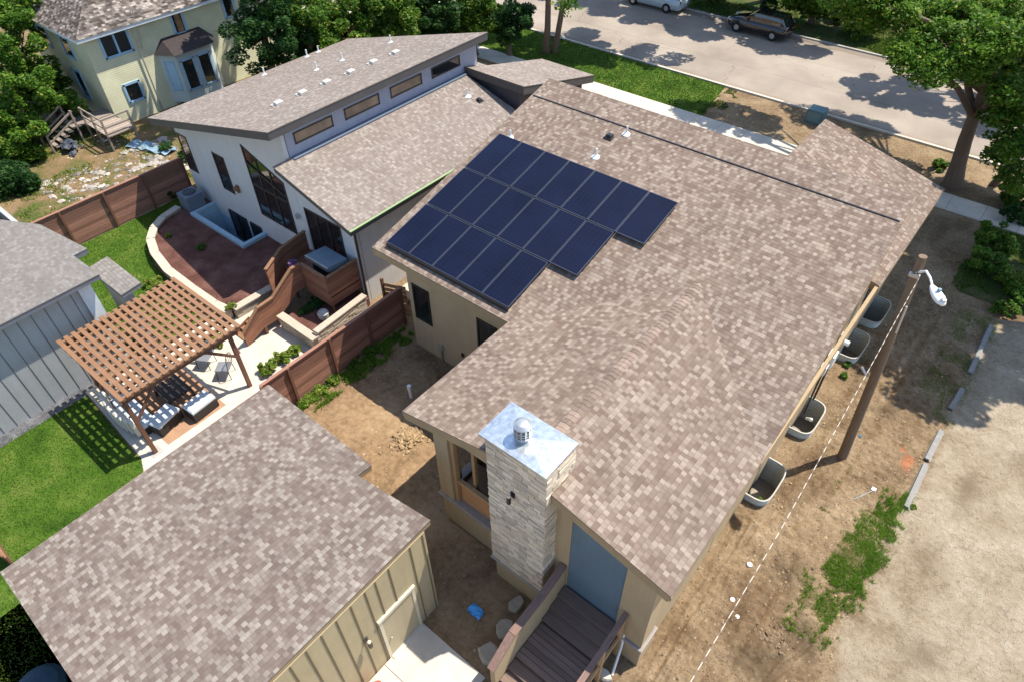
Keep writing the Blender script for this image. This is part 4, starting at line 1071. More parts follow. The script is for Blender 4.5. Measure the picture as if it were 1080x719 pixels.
rail_part((-19.4, 9.15), (-19.4, 8.45), .35, 1.38, .35, 1.34, 6)
rail_part((-19.4, 8.45), (-19.4, 7.6), .35, 1.34, .0, .64, 6)
z, y = 1.12, 10.65
for k in range(10):
    dp = .45 if k == 0 else (.70 if k == 5 else .26)
    m = MB(); m.box(-20.28, -19.45, y - dp + .004, y, z - .04, z); m.build("tread", W_PERG, t)
    y -= dp; z -= .134 if k != 5 else .115
    if z < .05: break
m = MB(); m.beam((-20.3, 10.2, 1.0), (-20.3, 9.15, .4), .04, .22); m.build("stringer", W_DECK, t)
m = MB(); m.beam((-20.3, 8.45, .35), (-20.3, 7.6, .06), .04, .2); m.build("stringer", W_DECK, t)
for x, y, z in ((-19.4, 8.5, .4), (-19.4, 9.1, .4), (-20.2, 8.5, .4), (-20.2, 10.6, 1.1), (-17.95, 10.7, .8), (-17.95, 12.1, .8)):
    m = MB(); m.box(x - .05, x + .05, y - .05, y + .05, 0, z); m.build("deck_post", W_PERGD, t)
# grill on the deck
t = thing("grill", (-18.8, 11.3, 1.17), "stainless steel barbecue grill with a raised hood on the deck", "grill")
m = MB(); m.bev(-19.3, -18.2, 11.1, 11.65, 1.17, 1.95, .02); m.build("cabinet", BLACKM, t)
m = MB(); m.mesh([(-19.4, 11.0, 2.3), (-18.1, 11.0, 2.3), (-18.1, 11.9, 2.2), (-19.4, 11.9, 2.2), (-19.4, 11.0, 2.1), (-18.1, 11.0, 2.1), (-18.1, 11.9, 1.95), (-19.4, 11.9, 1.95)], [(0, 1, 2, 3), (4, 7, 6, 5), (0, 4, 5, 1), (1, 5, 6, 2), (2, 6, 7, 3), (3, 7, 4, 0)]); m.build("hood", paint("blue_grey_steel", (.22, .30, .38), .08, 3, .35, metal=.3), t)
m = MB(); m.box(-19.42, -18.08, 10.93, 10.99, 2.14, 2.30); m.build("hood_edge", SHEET, t)
m = MB(); m.box(-19.6, -19.3, 11.15, 11.6, 1.88, 1.93); m.build("side_shelf", GRILLSTEEL, t)
m = MB(); m.lathe((-19.5, 10.9, 1.17), [(.14, 0), (.16, .1), (.16, .38), (.1, .46), (.05, .5)], 14); tag(m.build("gas_bottle", paint("blue_paint", (.03, .13, .45), .05, 3, .4)), "blue gas bottle beside the grill on the deck", "gas bottle")
# raised planter by the deck
t = thing("raised_planter", (-18.2, 10.3, 0), "raised stone planter wall between the deck and the fence", "planter")
m = MB()
rs = random.Random(5)
def blockwall(m, pts, h, th, bl=.36, bh=.15):
    rows_ = int(round(h / bh))
    for i in range(len(pts) - 1):
        a, b = Vector((*pts[i], 0)), Vector((*pts[i + 1], 0)); L = (b - a).length; e = (b - a) / L; nn = max(1, int(L / bl))
        for r_ in range(rows_):
            off = .5 * (r_ % 2)
            for k in range(-1, nn + 1):
                s0 = max(0, (k + off) / nn); s1 = min(1, (k + 1 + off) / nn)
                if s1 - s0 < .02: continue
                p, q = a + e * (L * s0 + .006), a + e * (L * s1 - .006)
                jt = rs.uniform(-.012, .012); pr = Vector((-e.y, e.x, 0)) * jt
                m.beam(p + pr + Vector((0, 0, bh * (r_ + .5))), q + pr + Vector((0, 0, bh * (r_ + .5))), th, bh - .008)
blockwall(m, [(-19.2, 9.15), (-17.2, 9.15)], .6, .24); blockwall(m, [(-17.25, 9.25), (-17.4, 11.8)], .75, .22, .3, .075)
m.build("wall", BLOCKMAT, t)
m = MB(); m.beam((-19.25, 9.15, .63), (-17.1, 9.15, .63), .32, .06); m.beam((-17.25, 9.3, .78), (-17.4, 11.85, .78), .28, .06); m.build("cap_stone", BLOCKMAT, t)
m = MB(); m.prism([(-19.2, 9.3, .4), (-17.4, 9.3, .4), (-17.5, 12.1, .4), (-19.2, 12.1, .4)], .35); m.build("soil", MULCH, t)
m = MB(); m.lathe((-17.95, 10.2, .4), [(.14, 0), (.2, .12), (.22, .3), (.18, .36), (.16, .3)], 16); tag(m.build("plant_pot", paint("off_white_pot", (.45, .45, .42), .05, 3, .6)), "rounded off-white pot standing in the raised planter", "pot")
# curved retaining wall
t = thing("retaining_wall", (-26, 8.2, 0), "curved pale block retaining wall around the mulch bed", "wall")
RW = [(-29.35, 10.9), (-29.15, 10.0), (-28.7, 9.3), (-28.0, 8.72), (-26.9, 8.3), (-25.4, 8.02), (-23.6, 7.98), (-22.0, 8.0), (-21.2, 8.12)]
m = MB(); blockwall(m, RW, .45, .24, .4, .15); m.build("block", BLOCKMAT, t)
m = MB()
for i in range(len(RW) - 1): m.beam((*RW[i], .475), (*RW[i + 1], .475), .36, .055)
m.build("cap_stone", paint("cream_cap", (.46, .40, .32), .12, 4, .85, .3, 30), t)
t = thing("retaining_wall", (-21.15, 9, 0), "short straight block retaining wall beside the deck stairs", "wall")
m = MB(); blockwall(m, [(-21.1, 8.3), (-21.05, 10.1)], .45, .24, .4, .15); m.build("block", BLOCKMAT, t)
m = MB(); m.beam((-21.1, 8.3, .475), (-21.05, 10.1, .475), .34, .055); m.build("cap_stone", BLOCKMAT, t)

# ------------------------------------------------------------------ fences of horizontal boards
def fence(name, pts, posts, h, label, tops=None):
    t = thing(name, (*pts[0], 0), label, "fence")
    for i in range(len(posts) - 1):
        a, b = posts[i], posts[i + 1]
        ha, hb = (h, h) if tops is None else (tops[i], tops[i])
        m = MB(); nb = 12
        for k in range(nb):
            z = .06 + (ha - .06) * k / nb
            m.beam((a[0], a[1], z + (ha / nb) * .45), (b[0], b[1], z + (ha / nb) * .45), .022, ha / nb * .9)
        m.build("board_panel", W_FENCE, t)
        m = MB(); m.beam((a[0], a[1], ha + .015), (b[0], b[1], ha + .015), .12, .035); m.build("top_rail", W_FENCE, t)
    for p in posts:
        m = MB(); m.box(p[0] + .015, p[0] + .105, p[1] - .045, p[1] + .045, 0, h + .02); m.build("post", W_PERGD, t)
    return t
fence("wooden_fence", [(-30.85, 9)], [(-30.85, 4.6), (-30.85, 6.6), (-30.85, 8.55), (-30.85, 10.45), (-30.85, 12.4)], 1.8, "red-brown horizontal board fence between the grey shed and the white house")
fence("wooden_fence", [(-15.65, 9)], [(-15.62, 6.0), (-15.62, 7.05), (-15.62, 8.8), (-15.62, 10.5), (-15.65, 12.2)], 1.8, "long red-brown board fence between the patio and the bare yard")
t = thing("fence_gate", (-16.4, 12.6, 0), "red-brown lattice gate at the end of the yard fence", "gate")
m = MB()
for k in range(7): m.beam((-16.6, 12.2 + .0, .2 + k * .22), (-15.7, 12.55, .2 + k * .22), .02, .17)
m.build("board_panel", W_PERG, t)
m = MB(); m.box(-16.65, -16.55, 12.15, 12.25, 0, 1.8); m.build("post", W_PERGD, t)
m = MB(); m.box(-16.9, -15.4, 13.3, 14.5, 0, .5); tag(m.build("concrete_landing", CONCRETE), "pale concrete landing in the gap between the two houses", "landing")
# slanting rail lower left of the lawn
t = thing("lawn_edging", (-17, -2, 0), "reddish wooden edging boards at the lawn edge beside the garage", "edging")
a, b = px(-12, 560, .35), px(11, 592, .35)
m = MB(); m.beam(a, b, .05, .5); m.beam((a[0] - .12, a[1] - .05, .35), (b[0] - .12, b[1] - .05, .35), .05, .5); m.build("edging_board", W_PERG, t)
x, y, _ = px(44, 728); m = MB(); m.lathe((x, y, 0), [(.6, 0), (.62, .15), (.5, .3), (.3, .38), (.05, .42)], 18)
tag(m.build("tarp_cover", paint("dark_blue_tarp", (.02, .05, .08), .2, 3, .6)), "dark blue tarp-covered heap behind the garage corner", "tarp")
# ------------------------------------------------------------------ yellow house
YH = thing("yellow_house", (-43, 20, 0), "old pale yellow two-storey house with a weathered shingle roof and bay window", "house")
def lap(name, col, k=.11):
    n = NT(name); p = n.pos(); sp = n.n("SeparateXYZ"); n.l(p, sp.inputs[0])
    f_ = n.math('FRACT', n.math('DIVIDE', sp.outputs[2], k))
    a = n.noise(p, 1.0, 5)
    c = n.ramp(a, [(.3, sc(col, .85)), (.7, sc(col, 1.1))])
    c = n.mix(n.math('MULTIPLY', n.math('LESS_THAN', f_, .14), .5), c, sc(col, .4))
    n.bump(n.math('SUBTRACT', 1.0, f_), .8, .02)
    return n.out(c, .75)
YW = lap("pale_yellow_lap_siding", (.62, .60, .40)); YW2 = lap("blue_white_clapboard", (.48, .53, .50))
m = MB(); zt = 4.95
m.box(-47.5, -40.1, 13.6, 30, 0, zt)
m.build("wall", YW, YH)
def hip(m, x0, x1, y0, y1, z, rise):
    w_ = (x1 - x0) / 2; xm = (x0 + x1) / 2
    A1, B1, C1, D1 = (x0, y0, z), (x1, y0, z), (x1, y1, z), (x0, y1, z); E1, F1 = (xm, y0 + w_, z + rise), (xm, y1 - w_, z + rise)
    s_ = rise / w_; k = math.sqrt(1 + s_ * s_)
    m.face([A1, B1, E1], [(p[0], p[1] * k) for p in (A1, B1, E1)]); m.face([B1, C1, F1, E1], [(p[1], -p[0] * k) for p in (B1, C1, F1, E1)])
    m.face([C1, D1, F1], [(p[0], -p[1] * k) for p in (C1, D1, F1)]); m.face([D1, A1, E1, F1], [(p[1], p[0] * k) for p in (D1, A1, E1, F1)]); m.face([D1, C1, B1, A1])
m = MB(); hip(m, -48.0, -39.65, 13.15, 30.5, 5.0, 2.6); m.build("roof", SH_OLD, YH)
m = MB(); m.box(-48.0, -39.68, 13.18, 13.25, 4.82, 4.98); m.box(-39.75, -39.68, 13.25, 30.4, 4.82, 4.98); m.build("gutter", WHITEFRAME, YH)
def ywin(y0, y1, z0, z1, mull=0): window(YH, [(-40.1, y0, z0), (-40.1, y1, z0), (-40.1, y1, z1), (-40.1, y0, z1)], BLUETRIM, GLASS, .12, out=(1, 0), proud=.05, mull=mull)
ywin(14.35, 16.0, 3.55, 4.8, 1); ywin(14.6, 15.6, 1.0, 2.1); ywin(18.5, 19.3, 3.6, 4.85); ywin(21.8, 22.6, 3.6, 4.8)
for x0, x1, z0, z1 in ((-43.2, -42.0, 3.3, 4.5), (-45.9, -44.7, 3.3, 4.5), (-43.4, -42.4, .9, 2.6)):
    window(YH, [(x0, 13.6, z0), (x1, 13.6, z0), (x1, 13.6, z1), (x0, 13.6, z1)], BLUETRIM, GLASS, .12, proud=.05)
bay = [(-40.1, 17.1), (-39.3, 17.7), (-39.3, 19.9), (-40.1, 20.5)]
m = MB(); m.hprism(bay, .2, 2.95); B = m.build("bay", YW2, YH)
m = MB(); m.mesh([(-40.1, 16.9, 3.0), (-39.05, 17.55, 3.0), (-39.05, 20.05, 3.0), (-40.1, 20.7, 3.0), (-40.1, 17.6, 3.7), (-40.1, 20.0, 3.7)], [(0, 1, 4), (1, 2, 5, 4), (2, 3, 5), (3, 2, 1, 0)]); m.build("roof", paint("dark_bay_roof", (.05, .04, .04), .2, 6, .9), B)
for y0, y1 in ((17.85, 18.7), (18.9, 19.75)): window(B, [(-39.3, y0, .8), (-39.3, y1, .8), (-39.3, y1, 2.6), (-39.3, y0, 2.6)], BLUETRIM, GLASS, .1, out=(1, 0), proud=.04)
e = Vector((.8, .6, 0)).normalized(); o_ = Vector((.6, -.8, 0))
window(B, [Vector((-40.1, 17.1, .9)) + e * .2, Vector((-40.1, 17.1, .9)) + e * .8, Vector((-40.1, 17.1, 2.6)) + e * .8, Vector((-40.1, 17.1, 2.6)) + e * .2], BLUETRIM, paint("pale_blue_blind", (.35, .5, .62), .1, 5, .5), .08, out=(.6, -.8), proud=.03)
m = MB(); m.tube([(-40.0, 16.2, 5.0), (-40.0, 16.2, .1)], .04, 6); m.tube([(-39.9, 16.6, 5.6), (-40.0, 16.4, 3.6)], .03, 6); m.build("downspout", GALV, YH)
# porch with open rails
t = thing("wooden_porch", (-39.8, 11.8, 0), "weathered wooden porch and steps with open rails beside the yellow house", "porch")
m = MB()
for k in range(9): m.box(-40.0 + k * .27, -39.75 + k * .27, 12.0, 13.5, .82, .87)
for k in range(4): m.box(-41.2 + .0, -40.1, 11.0 - k * .3, 11.28 - k * .3, .7 - k * .17, .74 - k * .17)
m.box(-41.2, -40.1, 11.3, 13.5, .82, .87)
m.build("floor", W_GREY, t)
for (a, b) in (((-37.7, 12.0), (-37.7, 13.5)), ((-40.0, 12.0), (-37.7, 12.0))):
    for z in (1.3, 1.75): m = MB(); m.beam((*a, z), (*b, z), .05, .09); m.build("rail", W_GREY, t)
for x in (-40.05, -41.25):
    for dz in (0, .4): m = MB(); m.beam((x, 11.6, 1.35 + dz), (x, 9.9, .55 + dz), .05, .09); m.build("rail", W_GREY, t)
for p, z in (((-37.7, 12.0), 1.8), ((-37.7, 13.45), 1.8), ((-38.9, 12.0), 1.8), ((-40.05, 12.0), 1.8), ((-40.05, 11.5), 1.8), ((-41.25, 11.5), 1.8), ((-40.05, 9.9), 1.0), ((-41.25, 9.9), 1.0)):
    m = MB(); m.box(p[0] - .045, p[0] + .045, p[1] - .045, p[1] + .045, 0, z); m.build("post", W_GREY, t)

# ------------------------------------------------------------------ vehicles
def wheel(t, x, y, r_=.34, w_=.22):
    m = MB(); m.tube([(x, y - w_ / 2, r_), (x, y + w_ / 2, r_)], r_, 20); wh = m.build("wheel", paint("tyre_rubber", (.015, .015, .016), .1, 9, .8), t)
    sgn = -1 if y < 0 else 1
    m = MB(); m.tube([(x, y + sgn * (w_ / 2 - .02), r_), (x, y + sgn * (w_ / 2 + .012), r_)], r_ * .52, 16)
    m.build("rim", paint("alloy", (.5, .5, .52), .1, 5, .3, metal=.7), wh)
def loft(secs):
    """secs: list of (x, [(y,z)...half outline from bottom to top]) mirrored into a closed hull"""
    m = MB(); k = len(secs[0][1])
    rings = []
    for x, o in secs: rings.append([(x, y, z) for y, z in o] + [(x, -y, z) for y, z in reversed(o)])
    n = 2 * k
    pts = [p for r_ in rings for p in r_]; fs = []
    for i in range(len(secs) - 1):
        for j in range(n): fs.append((i * n + j, (i + 1) * n + j, (i + 1) * n + (j + 1) % n, i * n + (j + 1) % n))
    fs.append(tuple(range(n))); fs.append(tuple(reversed(range((len(secs) - 1) * n, len(secs) * n))))
    m.mesh(pts, fs); return m
def vehicle(name, label, cat, paintm, L, W, Hh, belt, hood, cab0, cab1, wb, rear_slope=.35, front_slope=.7):
    t = local_thing(name, label, cat)
    hw = W / 2; x0, x1 = -L / 2, L / 2
    def o(w_, zb, top): return [(w_ * .86, zb), (w_ * .98, zb + .12), (w_, (zb + top) / 2), (w_ * .97, top - .06), (w_ * .88, top)]
    secs = [(x0, o(hw * .82, .35, belt * .9)), (x0 + .12, o(hw * .95, .28, belt)), (x0 + .6, o(hw, .24, belt + .02)), (cab1, o(hw, .22, belt)), (cab1 + .15, o(hw, .22, hood)), (x1 - .5, o(hw * .97, .24, hood - .06)), (x1 - .12, o(hw * .88, .28, hood - .2)), (x1, o(hw * .72, .36, hood - .34))]
    loft(secs).build("body", paintm, t, smooth=True)
    g = hw * .86
    def c(w_, top): return [(w_, belt - .02), (w_ * .99, belt + .1), (w_ * .95, belt + (top - belt) * .6), (w_ * .88, top - .03), (w_ * .8, top)]
    loft([(cab0, c(g, belt + .05)), (cab0 + rear_slope, c(g, Hh - .06)), (cab0 + rear_slope + .3, c(g, Hh - .035)), (cab1 - front_slope, c(g, Hh - .045)), (cab1 + .12, c(g, belt + .03))]).build("glasshouse", GLASS, t, smooth=False)
    m = MB(); ra, rb = cab0 + rear_slope - .02, cab1 - front_slope + .05
    m.prism([(ra, -g * .84, Hh - .02), (rb, -g * .84, Hh - .03), (rb, g * .84, Hh - .03), (ra, g * .84, Hh - .02)], .05)
    for xx in (ra + .1, (ra + rb) / 2, rb - .1):
        for sg in (-1, 1): m.beam((xx, sg * g * .86, Hh - .05), (xx, sg * g * 1.0, belt + .02), .09, .03, up=(0, sg, 0))
    m.build("roof", paintm, t)
    for x in (-wb / 2, wb / 2):
        for y in (-hw + .09, hw - .09): wheel(t, x, y)
    for sg in (-1, 1):
        m = MB(); m.box(x1 - .16, x1 - .04, sg * hw * .66 - .14, sg * hw * .66 + .14, hood - .32, hood - .2); m.build("headlight", paint("clear_lamp", (.7, .72, .75), .05, 5, .15), t)
        m = MB(); m.box(x0 - .0, x0 + .06, sg * hw * .72 - .1, sg * hw * .72 + .1, belt - .3, belt - .08); m.build("tail_light", paint("red_lamp", (.35, .02, .02), .05, 5, .2), t)
        m = MB(); m.bev(cab1 - .35, cab1 - .2, sg * (hw + .04) - .07, sg * (hw + .04) + .07, belt, belt + .14, .02); m.build("wing_mirror", paintm, t)
    return t
cp = NT("black_car_paint"); CARBLK = cp.out((.010, .010, .013), .2, .2, .5); cp.b.inputs["Coat Weight"].default_value = 1.0
cp = NT("pale_blue_van_paint"); VANW = cp.out((.42, .52, .58), .3, .1, .5); cp.b.inputs["Coat Weight"].default_value = 1.0
c = vehicle("parked_car", "black estate car parked at the far kerb in tree shade", "car", CARBLK, 4.4, 1.8, 1.5, .92, .98, -2.05, .95, 2.65)
c.location = (-17.75, 48.7, .01); c.rotation_euler = (0, 0, rad(180 - 2))
c = vehicle("parked_van", "pale blue-white minivan parked at the far kerb behind the black car", "van", VANW, 4.9, 1.9, 1.75, 1.02, 1.08, -2.35, 1.4, 2.9, .25, 1.0)
c.location = (-26.3, 49.1, .01); c.rotation_euler = (0, 0, rad(180 - 1))

# ------------------------------------------------------------------ pole, lamp, cable, street bits
t = thing("utility_pole", (-.12, 16.58, 0), "tall weathered wooden utility pole leaning slightly by the side yard", "pole")
m = MB(); m.tube([(-.12, 16.58, -.1), (-.40, 16.59, 3.8), (-.70, 16.6, 7.75)], [.15, .13, .10], 16); m.build("pole", W_POLE, t)
m = MB(); m.tube([(-.66, 16.45, 7.35), (-.66, 16.75, 7.35)], .02); m.box(-.8, -.55, 16.42, 16.5, 7.2, 7.3); m.tube([(-.5, 16.48, 6.3), (-.44, 16.48, 5.4)], .03, 6); m.build("bracket", GALV, t)
t = thing("street_lamp", (-.6, 16.55, 7.3), "white cobra-head street lamp on a curved arm at the pole top", "street lamp")
m = MB(); m.tube([(-.62, 16.52, 7.35), (-.48, 16.40, 7.52), (-.33, 16.22, 7.5), (-.22, 16.06, 7.44)], .03, 8); m.build("arm", WHITEP, t)
prof = [(0, .05, .04), (.08, .09, .06), (.2, .13, .09), (.38, .15, .10), (.5, .13, .08), (.6, .06, .04)]
m = MB(); dirv = Vector((.60, -.80, -.02)).normalized(); base = Vector((-.22, 16.06, 7.42)); side = Vector((dirv.y, -dirv.x, 0))
rings = []
for (s_, w_, h_) in prof:
    rings.append([base + dirv * s_ * 1.15 + side * w_ * .95 * cos(2 * pi * k / 14) + Vector((0, 0, h_ * sin(2 * pi * k / 14))) for k in range(14)])
pts = [p for r_ in rings for p in r_]; fs = [(i * 14 + j, (i + 1) * 14 + j, (i + 1) * 14 + (j + 1) % 14, i * 14 + (j + 1) % 14) for i in range(len(prof) - 1) for j in range(14)]
fs += [tuple(range(14)), tuple(reversed(range(5 * 14, 6 * 14)))]
m.mesh(pts, fs); m.build("lamp_head", WHITEP, t, smooth=True)
m = MB(); q = base + dirv * .32 + Vector((0, 0, .1)); m.lathe(tuple(q), [(.045, 0), (.045, .07), (.03, .08)], 12); m.build("photocell", paint("blue_grey_cell", (.2, .3, .35), .1, 4), t)
m = MB(); q = base + dirv * .62 + Vector((0, 0, .085)); m.lathe(tuple(q), [(.07, 0), (.06, .035), (.02, .05)], 12); m.build("lens_cap", GALV, t)
# overhead cable: a light strand wound round a dark one
n = NT("twisted_cable"); sp = n.n("SeparateXYZ"); n.l(n.pos(), sp.inputs[0])
f_ = n.math('FRACT', n.math('DIVIDE', sp.outputs[1], .26)); wv = n.math('GREATER_THAN', f_, .42)
CABLE = n.out(n.mix(wv, (.20, .15, .11), (.56, .52, .45)), .5)
m = MB(); pts = []
for k in range(41):
    f_ = k / 40; y = 16.45 - f_ * 26; sag = -.35 * 4 * f_ * (1 - f_)
    pts.append((-.55 + .2 * min(1, f_ * 3) * (1 - 0.0), y, 7.25 + sag * .8))
m.tube(pts, .0075, 6)
tag(m.build("overhead_cable", CABLE), "thin white-and-dark twisted overhead cable running from the pole over the dirt", "cable")
# concrete wheel stops
PS = paint("weathered_concrete_stop", (.24, .23, .21), .15, 6, .9, .4, 30)
stops = [((2.02, 23.4), (2.14, 26.1), "concrete kerb stop farthest up, half in tree shade"), ((2.02, 20.75), (2.14, 21.9), "second"), ((2.05, 17.9), (2.06, 19.05), "third"), ((2.05, 15.9), (2.02, 17.7), "fourth")]
labs = ["longest concrete wheel stop, in dappled shade at the top of the row", "short concrete wheel stop just below the shaded one", "short concrete wheel stop in the sun beside the orange paint marks", "concrete wheel stop at the lower end of the row by the grass patch"]
for (pa, pb), lb in zip([((2.1, 23.0), (2.1, 26.1)), ((2.02, 20.8), (2.1, 22.0)), ((2.02, 18.1), (2.05, 19.6)), ((2.05, 15.9), (2.05, 17.9))], labs):
    m = MB(); m.prism([(pa[0] - .09, pa[1], .13), (pa[0] + .05, pa[1], .13), (pb[0] + .05, pb[1], .13), (pb[0] - .09, pb[1], .13)], .14)
    m.prism([(pa[0] - .12, pa[1], .05), (pa[0] + .09, pa[1], .05), (pb[0] + .09, pb[1], .05), (pb[0] - .12, pb[1], .05)], .06)
    tag(recenter(m.build("wheel_stop", PS), (2.05, pa[1], 0)), lb, "wheel stop", "concrete wheel stops along the parking edge")
# green utility cabinet at the kerb
t = thing("utility_cabinet", px(859, 128), "small blue-green utility cabinet by the street kerb", "cabinet")
x, y, _ = px(859, 128); m = MB(); m.bev(x - .45, x + .45, y - .4, y + .4, 0, .75, .04); m.build("cabinet", paint("teal_paint", (.09, .17, .19), .08, 3, .5), t)
m = MB(); m.box(x - .38, x + .38, y - .42, y - .402, .1, .62); m.build("door", paint("teal_paint_lighter", (.13, .22, .24), .08, 3, .5), t)
# cleanout caps and marks
for (u, v, lab, cm, rr) in ((790, 596, "broken white pipe cap in the dirt nearest the house corner", WHITEP, .1), (772, 633, "round white cleanout cap in the dirt beside the cable", WHITEP, .09), (777, 651, "small grey valve cap just below the white cleanout cap", GALV, .08), (906, 461, "small dark blue valve cover in the dirt near the utility pole foot", paint("dark_blue_cap", (.03, .10, .16), .1, 3), .08)):
    x, y, _ = px(u, v); m = MB(); m.lathe((x, y, 0), [(rr * .75, 0), (rr * .75, .07), (rr * .7, .085), (rr * .5, .09)], 16); tag(recenter(m.build("pipe_cap", cm), (x, y, 0)), lab, "pipe cap")
x, y, _ = px(920, 518); m = MB(); m.tube([(x, y, .07), (x - .35, y - .7, .08)], .014, 6); m.box(x - .06, x + .06, y + .0, y + .12, .06, .085); tag(m.build("survey_stake", GALV), "fallen metal stake with a grey plate beside the grass patch", "stake")
# pvc pipe standing in the yard, tarp scrap, stones
x, y, _ = px(434, 420); m = MB(); m.tube([(x, y, 0), (x - .02, y, .55)], .055, 12); m.tube([(x - .02, y, .5), (x - .02, y, .66)], .075, 12); tag(m.build("drain_pipe", WHITEP), "white plastic drain pipe standing up in the bare yard", "pipe")
x, y, _ = px(502, 645); m = MB(); rr = random.Random(2)
G = [[(x + (i - 3) * .07 + rr.uniform(-.02, .02), y + (j - 2) * .07 + rr.uniform(-.02, .02), .03 + rr.uniform(0, .07)) for i in range(7)] for j in range(5)]
for j in range(4):
    for i in range(6): m.face([G[j][i], G[j][i + 1], G[j + 1][i + 1], G[j + 1][i]])
tag(m.build("plastic_sheet", paint("blue_plastic", (.08, .35, .72), .2, 9, .3)), "crumpled scrap of bright blue plastic on the dark yard soil", "plastic sheet")
def rock(name, p, s, label, cat="stone", seed=0, mat=None):
    rr = random.Random(seed); m = MB(); N = 9
    out = [(cos(2 * pi * k / N) * rr.uniform(.8, 1.1), sin(2 * pi * k / N) * rr.uniform(.8, 1.1)) for k in range(N)]
    low = [(p[0] + a * s[0], p[1] + b * s[1], p[2] - .02) for a, b in out]; mid = [(p[0] + a * s[0] * .97, p[1] + b * s[1] * .97, p[2] + s[2] * .7) for a, b in out]; top = [(p[0] + a * s[0] * .82, p[1] + b * s[1] * .82, p[2] + s[2] * rr.uniform(.92, 1.05)) for a, b in out]
    fs = [(k, (k + 1) % N, N + (k + 1) % N, N + k) for k in range(N)] + [(N + k, N + (k + 1) % N, 2 * N + (k + 1) % N, 2 * N + k) for k in range(N)] + [tuple(range(2 * N, 3 * N))]
    m.mesh(low + mid + top, fs)
    return tag(recenter(m.build(name, mat or ROCKMAT), p), label, cat)
rock("flat_stone", px(516, 690), (.32, .30, .2), "flat brown stone nearest the front end of the stair parapet", seed=1)
rock("flat_stone", px(533, 664), (.27, .30, .2), "flat brown stone in the middle beside the stair parapet", seed=2)
rock("flat_stone", px(545, 638), (.2, .3, .15), "flat brown stone against the chimney base", seed=3)
x, y, _ = px(650, 705); m = MB(); m.tube([(x, y - .2, .05), (x - .12, y + .3, .7), (x - .2, y + .5, 1.1)], .035, 8); tag(m.build("drain_pipe", WHITEP), "long white pipe leaning beside the entry stair railing", "pipe")
x, y, _ = px(637, 712); rock("pale_rock", (x, y, 0), (.22, .14, .15), "pale rock at the foot of the entry stair railing", seed=6, mat=CONCRETE)

# ------------------------------------------------------------------ scattered soil, stones and grass
def scatter(name, mat, n_, region, smin, smax, label, cat, seed, flat=.6, heap=None):
    rg = np.random.default_rng(seed); m = MB()
    base = [(1, 0, 0), (0, 1, 0), (-1, 0, 0), (0, -1, 0), (0, 0, 1), (.6, .6, .6), (-.6, .6, .5), (-.6, -.6, .6), (.6, -.6, .5)]
    fs = [(0, 5, 4), (5, 1, 4), (1, 6, 4), (6, 2, 4), (2, 7, 4), (7, 3, 4), (3, 8, 4), (8, 0, 4), (0, 1, 5), (1, 2, 6), (2, 3, 7), (3, 0, 8)]
    cnt = 0
    while cnt < n_:
        if heap:
            cx, cy, R, hh = heap; a, q = rg.uniform(0, 2 * pi), min(R * abs(rg.normal(0, .5)), R * 1.3); q *= 1 + .35 * sin(a * 2 + seed) + .2 * sin(a * 5 + seed); x, y = cx + q * cos(a), cy + q * sin(a); z = .05 + hh * max(0, 1 - (q / R) ** 2)
        else:
            x0, x1, y0, y1 = region; x, y = rg.uniform(x0, x1), rg.uniform(y0, y1); z = 0.04 if region[0] > -16 and region[1] < 3 else .01
        s_ = smin + (smax - smin) * rg.uniform(0, 1) ** 3; a = rg.uniform(0, 2 * pi); ca, sa = cos(a), sin(a)
        m.mesh([(x + (b[0] * ca - b[1] * sa) * s_ * rg.uniform(.7, 1.3), y + (b[0] * sa + b[1] * ca) * s_ * rg.uniform(.7, 1.3), z + b[2] * s_ * flat * rg.uniform(.7, 1.2)) for b in base], fs)
        cnt += 1
    return stuff(m, name, mat, label, cat)
CLOD = wood("dirt_clod", (.34, .235, .13), .35, 0, .95); CLODD = wood("dark_soil_clod", (.20, .14, .085), .35, 0, .95); PEB = wood("pebble", (.40, .34, .26), .3, 0, .9)
scatter("soil_clods", CLOD, 1500, (-1.2, 2.0, 3, 26), .008, .045, "small clods and stones over the side dirt", "soil clods", 1)
scatter("pebbles", PEB, 900, (-1.2, 2.2, 3, 26), .005, .026, "pale pebbles strewn over the side dirt", "pebbles", 2)
scatter("soil_clods", CLOD, 900, (-15.4, -8.8, 5.5, 11.6), .008, .04, "small clods over the bare yard", "soil clods", 3)
scatter("pebbles", PEB, 120, (-15.4, -8.8, 5.5, 11.6), .01, .045, "few pale stones over the bare yard", "pebbles", 4)
hx, hy, _ = px(433, 463); scatter("clod_heap", CLOD, 700, None, .012, .085, "heap of light brown clods in the sunny bare yard", "soil heap", 5, .8, (hx, hy, .72, .15))
hx, hy, _ = px(815, 675); scatter("clod_heap", CLODD, 420, None, .008, .06, "flattened heap of dark clods beside the cable in the side dirt", "soil heap", 6, .7, (hx, hy, .62, .05))
hx, hy, _ = px(828, 592); scatter("clod_heap", CLODD, 300, None, .008, .045, "loose patch of dark clods uphill of the heap", "soil heap", 7, .6, (hx, hy, .5, .04))

